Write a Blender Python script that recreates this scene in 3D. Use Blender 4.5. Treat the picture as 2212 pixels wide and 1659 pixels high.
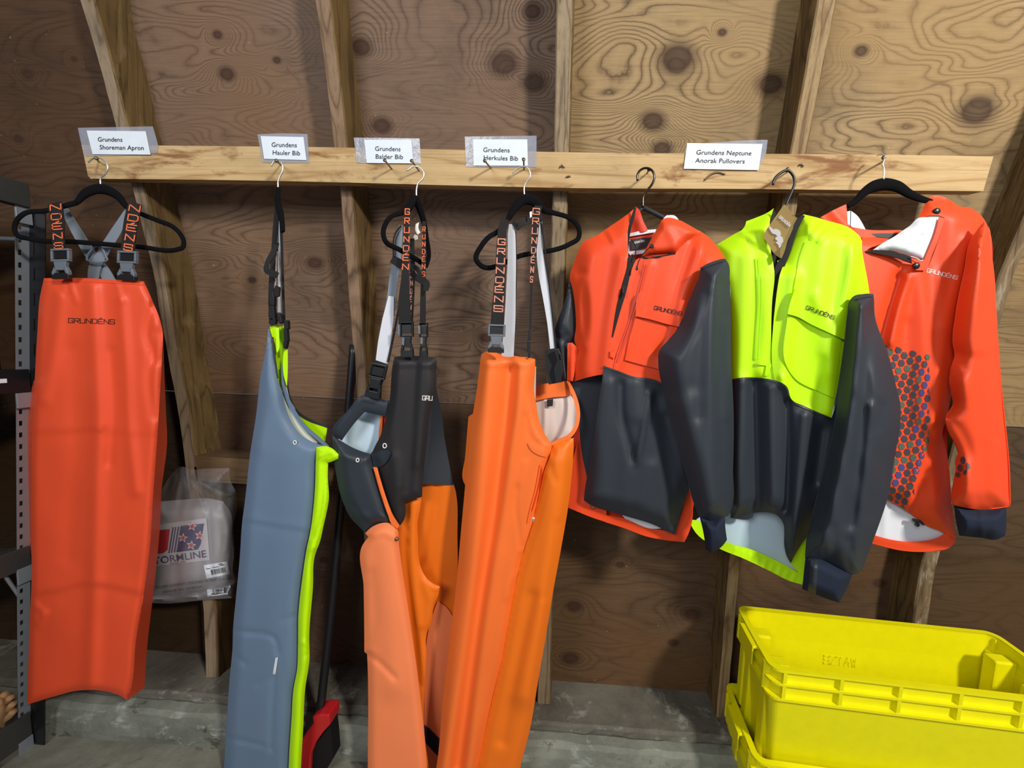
import bpy, bmesh, math, random
import numpy as np
from mathutils import Vector, Matrix
from mathutils.geometry import delaunay_2d_cdt

random.seed(7)
rng = np.random.default_rng(11)
for o in list(bpy.data.objects):
    bpy.data.objects.remove(o, do_unlink=True)
scene = bpy.context.scene
COL = scene.collection
rad = math.radians

# ------------------------------------------------------------ camera
F, CX, CY, CZ = 840.0, 1188.0, 829.5, 1.30
ROT = (Matrix.Rotation(rad(2.7), 3, 'Z') @ Matrix.Rotation(rad(84.5), 3, 'X') @ Matrix.Rotation(rad(2.0), 3, 'Z'))
cam_d = bpy.data.cameras.new('camera')
cam = bpy.data.objects.new('camera', cam_d)
COL.objects.link(cam)
cam.location = (0, 0, CZ)
cam.rotation_euler = ROT.to_euler()
cam_d.sensor_fit = 'HORIZONTAL'
cam_d.sensor_width = 36.0
cam_d.lens = F / 2212.0 * 36.0
cam_d.shift_x = -(CX - 1106.0) / 2212.0
cam_d.clip_start = 0.02
scene.camera = cam

# ------------------------------------------------------------ light, world, exposure
scene.view_settings.view_transform = 'Standard'
scene.view_settings.look = 'None'
scene.view_settings.gamma = 1.0
scene.view_settings.use_curve_mapping = False
scene.view_settings.exposure = 0.0
world = bpy.data.worlds.new('world')
scene.world = world
world.use_nodes = True
world.node_tree.nodes['Background'].inputs[0].default_value = (0.80, 0.88, 1.0, 1)
world.node_tree.nodes['Background'].inputs[1].default_value = 0.24


def area(name, loc, target, size, power, color, sy=None):
    l = bpy.data.lights.new(name, 'AREA')
    l.energy = power
    l.color = color
    l.size = size
    if sy:
        l.shape = 'RECTANGLE'
        l.size_y = sy
    o = bpy.data.objects.new(name, l)
    COL.objects.link(o)
    o.location = loc
    o.rotation_euler = (Vector(target) - Vector(loc)).to_track_quat('-Z', 'Y').to_euler()
    return o


area('right_door_light', (2.05, -1.35, 2.95), (0.45, 1.1, 1.3), 0.32, 112, (1.0, 0.955, 0.87))
area('left_door_light', (-1.25, -1.55, 2.5), (-0.2, 1.1, 1.2), 1.0, 40, (0.95, 0.97, 1.0))


# ------------------------------------------------------------ helpers
def lin(c):
    return tuple((v / 255 / 12.92) if v / 255 <= 0.04045 else ((v / 255 + 0.055) / 1.055) ** 2.4 for v in c)


def ray(P):
    P = np.atleast_2d(np.asarray(P, float))
    q = np.stack([(P[:, 0] - CX) / F, -(P[:, 1] - CY) / F, -np.ones(len(P))], 1)
    return q @ np.array(ROT).T


def at(P, Y):
    d = ray(P)
    Y = np.broadcast_to(np.asarray(Y, float), (len(d),))
    return d * (Y / d[:, 1])[:, None] + np.array([0, 0, CZ])


def pt(x, y, Y):
    return Vector(at([(x, y)], Y)[0])


def ply_y(z):
    s = np.clip(np.asarray(z, float) - 0.9, 0, None)
    return 1.22 - 0.209 * s * s / 2.4


def wall(P, off):
    P = np.atleast_2d(np.asarray(P, float))
    Y = np.full(len(P), 1.1)
    for _ in range(12):
        q = at(P, Y)
        Y = ply_y(q[:, 2]) - off
    return at(P, Y)


def wy(x, y, off):
    return float(wall([(x, y)], off)[0][1])


def wloc(o):
    v = Vector((0, 0, 0))
    while o is not None:
        v = v + o.location
        o = o.parent
    return v


def tag(o, label=None, cat=None, group=None, kind=None):
    if label: o['label'] = label
    if cat: o['category'] = cat
    if group: o['group'] = group
    if kind: o['kind'] = kind
    return o


def thing(name, label=None, cat=None, loc=(0, 0, 0), group=None, kind=None):
    o = bpy.data.objects.new(name, None)
    o.empty_display_size = 0.05
    COL.objects.link(o)
    o.location = loc
    return tag(o, label, cat, group, kind)


def mk(name, verts, faces, mat, parent=None, smooth=False, solid=0.0, bevel=0.0, mats=None, midx=None):
    v = np.asarray(verts, float)
    if parent is not None:
        v = v - np.array(wloc(parent))
    me = bpy.data.meshes.new(name)
    me.from_pydata([tuple(p) for p in v], [], [tuple(int(i) for i in f) for f in faces])
    for m in (mats or [mat]):
        me.materials.append(m)
    if midx is not None:
        me.polygons.foreach_set('material_index', midx)
    if smooth:
        me.polygons.foreach_set('use_smooth', [True] * len(me.polygons))
    me.update()
    o = bpy.data.objects.new(name, me)
    COL.objects.link(o)
    if parent is not None:
        o.parent = parent
    if bevel:
        b = o.modifiers.new('bevel', 'BEVEL')
        b.width = bevel
        b.segments = 2
        b.limit_method = 'ANGLE'
    if solid:
        s = o.modifiers.new('solid', 'SOLIDIFY')
        s.thickness = solid
        s.offset = -1
        if smooth:
            e = o.modifiers.new('edges', 'EDGE_SPLIT')
            e.split_angle = rad(76)
    return o


def smooth_poly(pts, closed=True, sp=5.0, corner=42):
    P = np.asarray(pts, float)
    n = len(P)
    out = []
    dirs_in, dirs_out = [], []
    for i in range(n):
        a = P[i] - P[i - 1] if (closed or i > 0) else P[1] - P[0]
        b = P[(i + 1) % n] - P[i] if (closed or i < n - 1) else P[-1] - P[-2]
        la, lb = np.linalg.norm(a) + 1e-9, np.linalg.norm(b) + 1e-9
        a, b = a / la, b / lb
        ang = math.degrees(math.acos(max(-1, min(1, float(a @ b)))))
        if ang > corner:
            dirs_in.append(a); dirs_out.append(b)
        else:
            t = a * lb + b * la
            t = t / (np.linalg.norm(t) + 1e-9)
            dirs_in.append(t); dirs_out.append(t)
    rngi = range(n) if closed else range(n - 1)
    for i in rngi:
        p, q = P[i], P[(i + 1) % n]
        L = np.linalg.norm(q - p)
        m0, m1 = dirs_out[i] * L, dirs_in[(i + 1) % n] * L
        k = max(1, int(math.ceil(L / sp)))
        for j in range(k):
            t = j / k
            out.append((2*t**3-3*t*t+1)*p + (t**3-2*t*t+t)*m0 + (-2*t**3+3*t*t)*q + (t**3-t*t)*m1)
    if not closed:
        out.append(P[-1])
    return np.array(out)


def seg_dist(P, poly, closed):
    """distance and sign to a polyline"""
    A = np.asarray(poly, float)
    B = np.roll(A, -1, 0) if closed else A[1:]
    A = A if closed else A[:-1]
    best = np.full(len(P), 1e18)
    sg = np.ones(len(P))
    for a, b in zip(A, B):
        ab = b - a
        L2 = ab @ ab + 1e-12
        ap = P - a
        t = np.clip(ap @ ab / L2, 0, 1)
        d = ap - t[:, None] * ab
        d2 = (d * d).sum(1)
        m = d2 < best
        best = np.where(m, d2, best)
        cr = ab[0] * ap[:, 1] - ab[1] * ap[:, 0]
        sg = np.where(m, np.sign(cr), sg)
    return np.sqrt(best), sg


def inside(P, poly):
    A = np.asarray(poly, float)
    B = np.roll(A, -1, 0)
    c = np.zeros(len(P), bool)
    for a, b in zip(A, B):
        if a[1] == b[1]:
            continue
        m = (a[1] > P[:, 1]) != (b[1] > P[:, 1])
        x = (b[0] - a[0]) * (P[:, 1] - a[1]) / (b[1] - a[1]) + a[0]
        c ^= m & (P[:, 0] < x)
    return c


class Surf:
    """depth field of a piece of cloth: base depth, belly, folds, small wrinkles"""
    def __init__(s, y0, sil=None, bulge=0.03, ew=40, folds=(), nz=0.0016, ns=0.016, seed=0):
        s.y0, s.bulge, s.ew, s.folds, s.nz = y0, bulge, ew, [(smooth_poly(p, False, 12, 75), m_, w_, k_) for p, m_, w_, k_ in folds], nz
        s.sil = smooth_poly(sil, sp=10) if sil is not None else None
        r = np.random.default_rng(seed + 3)
        s.k = r.normal(size=(9, 2)) * ns * np.array([1.5, 0.75])
        s.p = r.uniform(0, 6.28, 9)

    def Y(s, P):
        P = np.atleast_2d(np.asarray(P, float))
        y = s.y0(P) if callable(s.y0) else np.full(len(P), float(s.y0))
        if s.sil is not None and s.bulge:
            d, _ = seg_dist(P, s.sil, True)
            d = np.where(inside(P, s.sil), d, 0)
            r = np.clip(d / s.ew, 0, 1)
            y = y - s.bulge * np.sin(r * math.pi / 2)
        for pts, amp, w, kind in s.folds:
            d, sg = seg_dist(P, pts, False)
            if kind == 'r':
                y = y - amp * np.exp(-(d / w) ** 2)
            elif kind == 's':
                y = y - amp * np.tanh(sg * d / w) * np.exp(-(d / (5 * w)) ** 2)
            elif kind == 'c':      # sharp crease
                y = y - amp * np.exp(-d / w)
        if s.nz:
            y = y + s.nz * np.sin(P @ s.k.T + s.p).sum(1) / 3.0
        return y


def cdt(poly, step):
    poly = np.asarray(poly, float)
    lo, hi = poly.min(0), poly.max(0)
    gx = np.arange(lo[0] + step * .5, hi[0], step)
    gy = np.arange(lo[1] + step * .5, hi[1], step)
    if len(gx) and len(gy):
        X, Yg = np.meshgrid(gx, gy)
        X = X + (np.arange(len(gy)) % 2)[:, None] * step * .5
        G = np.stack([X.ravel(), Yg.ravel()], 1)
        G = G[inside(G, poly)]
        if len(G):
            d, _ = seg_dist(G, poly, True)
            G = G[d > step * .45]
    else:
        G = np.zeros((0, 2))
    pts = [Vector((float(p[0]), float(p[1]))) for p in poly] + [Vector((float(p[0]), float(p[1]))) for p in G]
    n = len(poly)
    r = delaunay_2d_cdt(pts, [], [list(range(n))], 1, 1e-4)
    V = np.array([(v.x, v.y) for v in r[0]])
    return V, [list(f) for f in r[2]]


def orient(v3, faces):
    """make faces look at the camera"""
    out = []
    c = np.array([0, 0, CZ])
    for f in faces:
        a, b, d = v3[f[0]], v3[f[1]], v3[f[2]]
        n = np.cross(b - a, d - a)
        out.append(f if n @ (c - a) > 0 else f[::-1])
    return out


def panel(parent, name, surf, poly, mat, off=0.0, step=6.0, th=0.0016, smooth=True, corner=42, label=None, sp=None):
    sp_ = sp or min(step, 6)
    pl = smooth_poly(poly, sp=sp_, corner=corner)
    V, Fc = cdt(pl, step)
    Y = surf.Y(V) - off
    v3 = at(V, Y)
    Fc = orient(v3, Fc)
    o = mk(name, v3, Fc, mat, parent, smooth, th)
    if label: o['label'] = label
    return o


class Flat:
    def __init__(s, Y): s.y = Y
    def Y(s, P):
        P = np.atleast_2d(P)
        return s.y(P) if callable(s.y) else np.full(len(P), float(s.y))


class WallOff:
    def __init__(s, off): s.off = off
    def Y(s, P): return wall(P, s.off)[:, 1]


def ribbon(parent, name, pts, mat, th=0.0014, surf=None, off=0.0, sp=6, camber=0.0, smooth=True):
    """flat strap: pts = (px, py, width px, depth Y)"""
    A = np.asarray(pts, float)
    c = smooth_poly(A[:, :2], closed=False, sp=sp, corner=70)
    L = np.r_[0, np.cumsum(np.linalg.norm(np.diff(A[:, :2], axis=0), axis=1))]
    lc = np.r_[0, np.cumsum(np.linalg.norm(np.diff(c, axis=0), axis=1))]
    lc = lc / lc[-1] * L[-1]
    w = np.interp(lc, L, A[:, 2])
    t = np.gradient(c, axis=0)
    t /= np.linalg.norm(t, axis=1)[:, None] + 1e-9
    nrm = np.stack([-t[:, 1], t[:, 0]], 1)
    cols = []
    for k, f in enumerate((-.5, 0, .5)):
        q = c + nrm * (w * f)[:, None]
        if surf is not None:
            y = surf.Y(q) - off
        else:
            y = np.interp(lc, L, A[:, 3]) - off - (camber if k == 1 else 0)
        cols.append(at(q, y))
    n = len(c)
    v = np.concatenate(cols)
    fs = []
    for i in range(n - 1):
        for k in range(2):
            fs.append([k*n+i, k*n+i+1, (k+1)*n+i+1, (k+1)*n+i])
    return mk(name, v, orient(v, fs), mat, parent, smooth, th)


def tube3(parent, name, pts, r, mat, seg=10, squash=None):
    P = np.asarray(pts, float)
    n = len(P)
    r = np.broadcast_to(np.asarray(r, float), (n,))
    T = np.gradient(P, axis=0)
    T /= np.linalg.norm(T, axis=1)[:, None] + 1e-12
    up = np.array([0, 1, 0.02])
    vs = []
    for i in range(n):
        a = np.cross(T[i], up)
        a /= np.linalg.norm(a) + 1e-12
        b = np.cross(a, T[i])
        for k in range(seg):
            th = 2 * math.pi * k / seg
            vs.append(P[i] + r[i] * (math.cos(th) * a + (squash or 1.0) * math.sin(th) * b))
    fs = []
    for i in range(n - 1):
        for k in range(seg):
            k2 = (k + 1) % seg
            fs.append([i*seg+k, i*seg+k2, (i+1)*seg+k2, (i+1)*seg+k])
    fs.append(list(range(seg))[::-1])
    fs.append([(n-1)*seg+k for k in range(seg)])
    return mk(name, vs, fs, mat, parent, True)


def tube(parent, name, pts, r, mat, seg=10, sp=4, squash=None, corner=75):
    """pts = (px, py, Y[, r])"""
    A = np.asarray(pts, float)
    c = smooth_poly(A[:, :2], closed=False, sp=sp, corner=corner)
    L = np.r_[0, np.cumsum(np.linalg.norm(np.diff(A[:, :2], axis=0), axis=1))]
    lc = np.r_[0, np.cumsum(np.linalg.norm(np.diff(c, axis=0), axis=1))]
    lc = lc / lc[-1] * L[-1]
    Y = np.interp(lc, L, A[:, 2])
    rr = np.interp(lc, L, A[:, 3]) if A.shape[1] > 3 else r
    return tube3(parent, name, at(c, Y), rr, mat, seg, squash)


def prism(parent, name, polys, Y, th, mat, bevel=0.0, smooth=False, surf=None, off=0.0):
    """px polygons (or lists of them) extruded in depth from Y to Y+th"""
    vs, fs = [], []
    for p in polys:
        p = np.asarray(p, float)
        n = len(p)
        yy = (surf.Y(p) - off) if surf is not None else np.broadcast_to(np.asarray(Y, float), (n,))
        a = at(p, yy)
        b = a + np.array([0, th, 0])
        o = len(vs)
        vs += list(a) + list(b)
        area2 = sum(p[i][0]*p[(i+1) % n][1]-p[(i+1) % n][0]*p[i][1] for i in range(n))
        idx = list(range(n)) if area2 < 0 else list(range(n))[::-1]
        fs.append([o+i for i in idx])
        fs.append([o+n+i for i in idx[::-1]])
        for j in range(n):
            i1, i2 = idx[j], idx[(j+1) % n]
            fs.append([o+i2, o+i1, o+n+i1, o+n+i2])
    return mk(name, vs, fs, mat, parent, smooth, 0, bevel)


def box(parent, name, lo, hi, mat, bevel=0.0):
    (x0, y0, z0), (x1, y1, z1) = lo, hi
    v = [(x0,y0,z0),(x1,y0,z0),(x1,y1,z0),(x0,y1,z0),(x0,y0,z1),(x1,y0,z1),(x1,y1,z1),(x0,y1,z1)]
    f = [(3,2,1,0),(4,5,6,7),(0,1,5,4),(1,2,6,5),(2,3,7,6),(3,0,4,7)]
    return mk(name, v, f, mat, parent, False, 0, bevel)


def ring_poly(cx, cy, w, h, t, ang=0.0):
    """four bars of a rectangular ring, px"""
    x0, x1, y0, y1 = -w/2, w/2, -h/2, h/2
    R = [[(x0,y0),(x1,y0),(x1,y0+t),(x0,y0+t)], [(x0,y1-t),(x1,y1-t),(x1,y1),(x0,y1)],
         [(x0,y0+t),(x0+t,y0+t),(x0+t,y1-t),(x0,y1-t)], [(x1-t,y0+t),(x1,y0+t),(x1,y1-t),(x1-t,y1-t)]]
    c, s = math.cos(ang), math.sin(ang)
    return [[(cx+c*x-s*y, cy+s*x+c*y) for x, y in p] for p in R]


def rotp(p, cx, cy, ang):
    c, s = math.cos(ang), math.sin(ang)
    return [(cx+c*x-s*y, cy+s*x+c*y) for x, y in p]


def buckle(parent, cx, cy, w, h, Y, mat, matdark, ang=0.0):
    """side release buckle, top at cy, height h, px: ladder frame, tongue, prongs, socket"""
    a = ang
    b = prism(parent, 'buckle', ring_poly(*rotp([(0, h*.22)], cx, cy, a)[0], w, h*.42, w*.11, a) + [
        rotp([(-w*.34, h*.43), (w*.34, h*.43), (w*.26, h*.72), (-w*.26, h*.72)], cx, cy, a),
        rotp([(-w*.32, h*.60), (-w*.20, h*.60), (-w*.26, h*.80), (-w*.44, h*.88), (-w*.46, h*.78)], cx, cy, a),
        rotp([(w*.32, h*.60), (w*.46, h*.78), (w*.44, h*.88), (w*.26, h*.80), (w*.20, h*.60)], cx, cy, a)], Y, 0.008, mat, 0.0012)
    prism(b, 'buckle_socket', [rotp([(-w*.45, h*.80), (w*.45, h*.80), (w*.47, h*1.0), (-w*.47, h*1.0)], cx, cy, a)], Y+0.001, 0.009, matdark, 0.001)
    prism(b, 'webbing_loop', [rotp([(-w*.38, h*.10), (w*.38, h*.10), (w*.38, h*.34), (-w*.38, h*.34)], cx, cy, a)], Y+0.003, 0.003, matdark)
    return b


# ------------------------------------------------------------ lettering
STROKES = {
    'G': [[(1,.80),(.98,1),(0,1),(0,0),(1,0),(1,.44),(.55,.44)]],
    'R': [[(0,0),(0,1),(1,1),(1,.48),(0,.48)],[(.45,.48),(1,0)]],
    'U': [[(0,1),(0,0),(1,0),(1,1)]],
    'N': [[(0,0),(0,1),(1,0),(1,1)]],
    'D': [[(0,0),(0,1),(.8,1),(1,.8),(1,.2),(.8,0),(0,0)]],
    'E': [[(1,1),(0,1),(0,0),(1,0)],[(0,.5),(.85,.5)]],
    'e': [[(1,1),(0,1),(0,0),(1,0)],[(0,.5),(.85,.5)],[(.4,1.14),(.72,1.34)]],
    'S': [[(1,.8),(1,1),(0,1),(0,.52),(1,.48),(1,0),(0,0),(0,.2)]],
    'T': [[(0,1),(1,1)],[(.5,1),(.5,0)]],
    'I': [[(.5,0),(.5,1)]],
    'W': [[(0,1),(.25,0),(.5,.8),(.75,0),(1,1)]],
    'Z': [[(0,1),(1,1),(0,0),(1,0)]],
    'A': [[(0,0),(.5,1),(1,0)],[(.22,.4),(.78,.4)]],
    'L': [[(0,1),(0,0),(1,0)]],
}


def strokes_mesh(parent, name, letters, hw, surf, mat, off, th=0.0004):
    """letters: list of (char, origin(px lower left), xvec, yvec)"""
    vs, fs = [], []
    for ch, o, xv, yv in letters:
        o, xv, yv = np.array(o, float), np.array(xv, float), np.array(yv, float)
        for st in STROKES[ch]:
            q = [o + xv*a + yv*b for a, b in st]
            for a, b in zip(q[:-1], q[1:]):
                t = b - a
                L = np.linalg.norm(t) + 1e-9
                t = t / L
                n = np.array([-t[1], t[0]]) * hw
                a2, b2 = a - t*hw*.9, b + t*hw*.9
                k = max(1, int(L/4))
                i0 = len(vs)
                for j in range(k+1):
                    p = a2 + (b2-a2)*j/k
                    vs += [p+n, p-n]
                for j in range(k):
                    fs.append([i0+2*j, i0+2*j+1, i0+2*j+3, i0+2*j+2])
    P = np.array(vs)
    v3 = at(P, surf.Y(P) - off)
    return mk(name, v3, orient(v3, fs), mat, parent, False, th)


def logo_line(word, p0, p1, h, gap=.28, slant=0.0):
    p0, p1 = np.array(p0, float), np.array(p1, float)
    n = len(word)
    d = (p1 - p0)
    L = np.linalg.norm(d)
    u = d / L
    nv = np.array([u[1], -u[0]])
    w = L / (n + gap*(n-1))
    return [(c, p0 + u*(w*(1+gap)*i), u*w, nv*h + u*slant) for i, c in enumerate(word)]


def strap_letters(word, p0, p1, w, h=None):
    """letters stacked upright down a strap"""
    p0, p1 = np.array(p0, float), np.array(p1, float)
    d = p1 - p0
    L = np.linalg.norm(d)
    u = d / L
    xr = np.array([-u[1], u[0]]) * -1
    if xr[0] < 0: xr = -xr
    n = len(word)
    st = L / n
    out = []
    for i, c in enumerate(word):
        ww = w[0] + (w[1]-w[0])*i/max(1, n-1)
        base = p0 + u*(st*(i+.80))
        out.append((c, base - xr*ww/2, xr*ww, -u*st*.60))
    return out


_hcap = None


def text_geo(s, bold=False):
    cu = bpy.data.curves.new('lettering', 'FONT')
    cu.body = s
    cu.resolution_u = 3
    if bold:
        cu.offset = 0.004
    ob = bpy.data.objects.new('lettering', cu)
    COL.objects.link(ob)
    dg = bpy.context.evaluated_depsgraph_get()
    me = bpy.data.meshes.new_from_object(ob.evaluated_get(dg))
    v = np.array([(p.co.x, p.co.y) for p in me.vertices])
    f = [list(p.vertices) for p in me.polygons]
    bpy.data.objects.remove(ob, do_unlink=True)
    bpy.data.curves.remove(cu)
    bpy.data.meshes.remove(me)
    return v, f


def text(parent, name, s, p0, p1, cap, surf, mat, off=0.0006, skew=0.0, bold=False):
    v, f = text_geo(s, bold)
    x0, x1 = v[:, 0].min(), v[:, 0].max()
    p0, p1 = np.array(p0, float), np.array(p1, float)
    d = p1 - p0
    L = np.linalg.norm(d)
    u = d / L
    n = np.array([u[1], -u[0]])
    sx = L / (x1 - x0)
    sy = cap / 0.70
    P = p0 + ((v[:, 0]-x0)*sx + v[:, 1]*sy*skew)[:, None]*u + (v[:, 1]*sy)[:, None]*n
    v3 = at(P, surf.Y(P) - off)
    return mk(name, v3, orient(v3, f), mat, parent)


# ------------------------------------------------------------ materials
def mat_new(name):
    m = bpy.data.materials.new(name)
    m.use_nodes = True
    nt = m.node_tree
    return m, nt, nt.nodes['Principled BSDF']


def nd(nt, typ, **kw):
    n = nt.nodes.new(typ)
    for k, v in kw.items():
        setattr(n, k, v)
    return n


def math_n(nt, op, a, b=None, c=None):
    n = nt.nodes.new('ShaderNodeMath')
    n.operation = op
    for i, v in enumerate((a, b, c)):
        if v is None: continue
        if hasattr(v, 'links'): nt.links.new(v, n.inputs[i])
        else: n.inputs[i].default_value = v
    return n.outputs[0]


def ramp(nt, fac, stops, interp='LINEAR'):
    r = nt.nodes.new('ShaderNodeValToRGB')
    r.color_ramp.interpolation = interp
    e = r.color_ramp.elements
    while len(e) < len(stops): e.new(0.5)
    for i, (p, c) in enumerate(stops):
        e[i].position = p
        e[i].color = (c, c, c, 1) if isinstance(c, (int, float)) else tuple(c) + (1,)
    nt.links.new(fac, r.inputs[0])
    return r.outputs[0]


def mixc(nt, a, b, fac, mode='MIX'):
    n = nt.nodes.new('ShaderNodeMix')
    n.data_type = 'RGBA'
    n.blend_type = mode
    for s, v in ((n.inputs[0], fac), (n.inputs[6], a), (n.inputs[7], b)):
        if hasattr(v, 'links'): nt.links.new(v, s)
        elif isinstance(v, (int, float)): s.default_value = v
        else: s.default_value = tuple(v) + (1,)
    return n.outputs[2]


def noise_n(nt, vec, scale, detail=3, rough=.5, dist=0.0, mapping=None):
    if mapping is not None:
        m = nt.nodes.new('ShaderNodeMapping')
        m.inputs['Scale'].default_value = mapping[0]
        m.inputs['Location'].default_value = mapping[1]
        if len(mapping) > 2: m.inputs['Rotation'].default_value = mapping[2]
        nt.links.new(vec, m.inputs[0])
        vec = m.outputs[0]
    n = nt.nodes.new('ShaderNodeTexNoise')
    n.inputs['Scale'].default_value = scale
    n.inputs['Detail'].default_value = detail
    n.inputs['Roughness'].default_value = rough
    n.inputs['Distortion'].default_value = dist
    nt.links.new(vec, n.inputs['Vector'])
    return n.outputs['Fac']


def bump(nt, bs, h, strength, dist=0.002):
    b = nt.nodes.new('ShaderNodeBump')
    b.inputs['Strength'].default_value = strength
    b.inputs['Distance'].default_value = dist
    nt.links.new(h, b.inputs['Height'])
    nt.links.new(b.outputs[0], bs.inputs['Normal'])


def objco(nt):
    return nt.nodes.new('ShaderNodeTexCoord').outputs['Object']


def fabric(name, rgb, rough=.5, spec=.35, bmp=.12, var=.06, weave=900):
    m, nt, b = mat_new(name)
    co = objco(nt)
    c = lin(rgb)
    n1 = noise_n(nt, co, 9, 4, .6)
    col = mixc(nt, tuple(x*(1-var) for x in c), tuple(min(1, x*(1+var)) for x in c), n1)
    nt.links.new(col, b.inputs['Base Color'])
    b.inputs['Roughness'].default_value = rough
    b.inputs['Specular IOR Level'].default_value = spec
    n2 = noise_n(nt, co, weave, 2, .6)
    n3 = noise_n(nt, co, 60, 4, .6)
    h = math_n(nt, 'ADD', math_n(nt, 'MULTIPLY', n2, .35), n3)
    bump(nt, b, h, bmp, .0015)
    return m


def plain(name, rgb, rough=.5, metal=0.0, spec=.5, bmp=0.0):
    m, nt, b = mat_new(name)
    c = lin(rgb)
    co = objco(nt)
    n1 = noise_n(nt, co, 35, 3, .5)
    nt.links.new(mixc(nt, tuple(x*.93 for x in c), tuple(min(1, x*1.07) for x in c), n1), b.inputs['Base Color'])
    b.inputs['Roughness'].default_value = rough
    b.inputs['Metallic'].default_value = metal
    b.inputs['Specular IOR Level'].default_value = spec
    if bmp:
        bump(nt, b, noise_n(nt, co, 120, 3, .6), bmp, .001)
    return m


def film(name, rgb, opacity, rough=.12):
    m, nt, b = mat_new(name)
    co = objco(nt)
    b.inputs['Base Color'].default_value = lin(rgb) + (1,)
    b.inputs['Roughness'].default_value = rough
    b.inputs['Specular IOR Level'].default_value = .8
    t = nt.nodes.new('ShaderNodeBsdfTransparent')
    mx = nt.nodes.new('ShaderNodeMixShader')
    f = math_n(nt, 'ADD', math_n(nt, 'MULTIPLY', noise_n(nt, co, 30, 3, .6), opacity*.5), opacity*.75)
    nt.links.new(f, mx.inputs[0])
    nt.links.new(t.outputs[0], mx.inputs[1])
    nt.links.new(b.outputs[0], mx.inputs[2])
    nt.links.new(mx.outputs[0], nt.nodes['Material Output'].inputs[0])
    bump(nt, b, noise_n(nt, co, 45, 3, .6), .35, .003)
    return m


def board(name, light, dark, axis='X', seed=0.0, grain=1.0, stain=None, stain_amt=.5, lines=20, dirt=.45):
    """sawn lumber: long grain along one axis"""
    m, nt, b = mat_new(name)
    co = objco(nt)
    s = {'X': (1.0, 9, 9), 'Z': (9, 9, 0.8)}[axis]
    fs = {'X': (4, 220, 220), 'Z': (220, 220, 4)}[axis]
    f = noise_n(nt, co, 1.0, 3, .5, .6, (s, (seed, seed*2, seed)))
    ring = math_n(nt, 'FRACT', math_n(nt, 'MULTIPLY', f, lines))
    g = ramp(nt, ring, [(0, .25), (.14, .75), (.5, 1), (.85, .85), (1, .3)])
    fine = noise_n(nt, co, 1.0, 4, .65, 0, (fs, (seed, 0, 0)))
    fg = ramp(nt, fine, [(.3, .55), (.5, .95), (.8, 1)])
    col = mixc(nt, lin(dark), lin(light), g)
    col = mixc(nt, col, fg, .65*grain, 'MULTIPLY')
    if stain:
        sm = {'X': (5, 16, 16), 'Z': (16, 16, 5)}[axis]
        st = noise_n(nt, co, 1.0, 5, .62, .5, (sm, (seed+3, 1, 2)))
        col = mixc(nt, col, lin(stain), ramp(nt, st, [(.55, 0), (.64, stain_amt), (.75, stain_amt)]))
    d = noise_n(nt, co, 5, 5, .65)
    col = mixc(nt, col, ramp(nt, d, [(.32, .5), (.52, 1), (.8, 1)]), dirt, 'MULTIPLY')
    nt.links.new(col, b.inputs['Base Color'])
    b.inputs['Roughness'].default_value = .72
    b.inputs['Specular IOR Level'].default_value = .25
    bump(nt, b, math_n(nt, 'ADD', fg, math_n(nt, 'MULTIPLY', g, .5)), .5, .0015)
    return m


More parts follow.
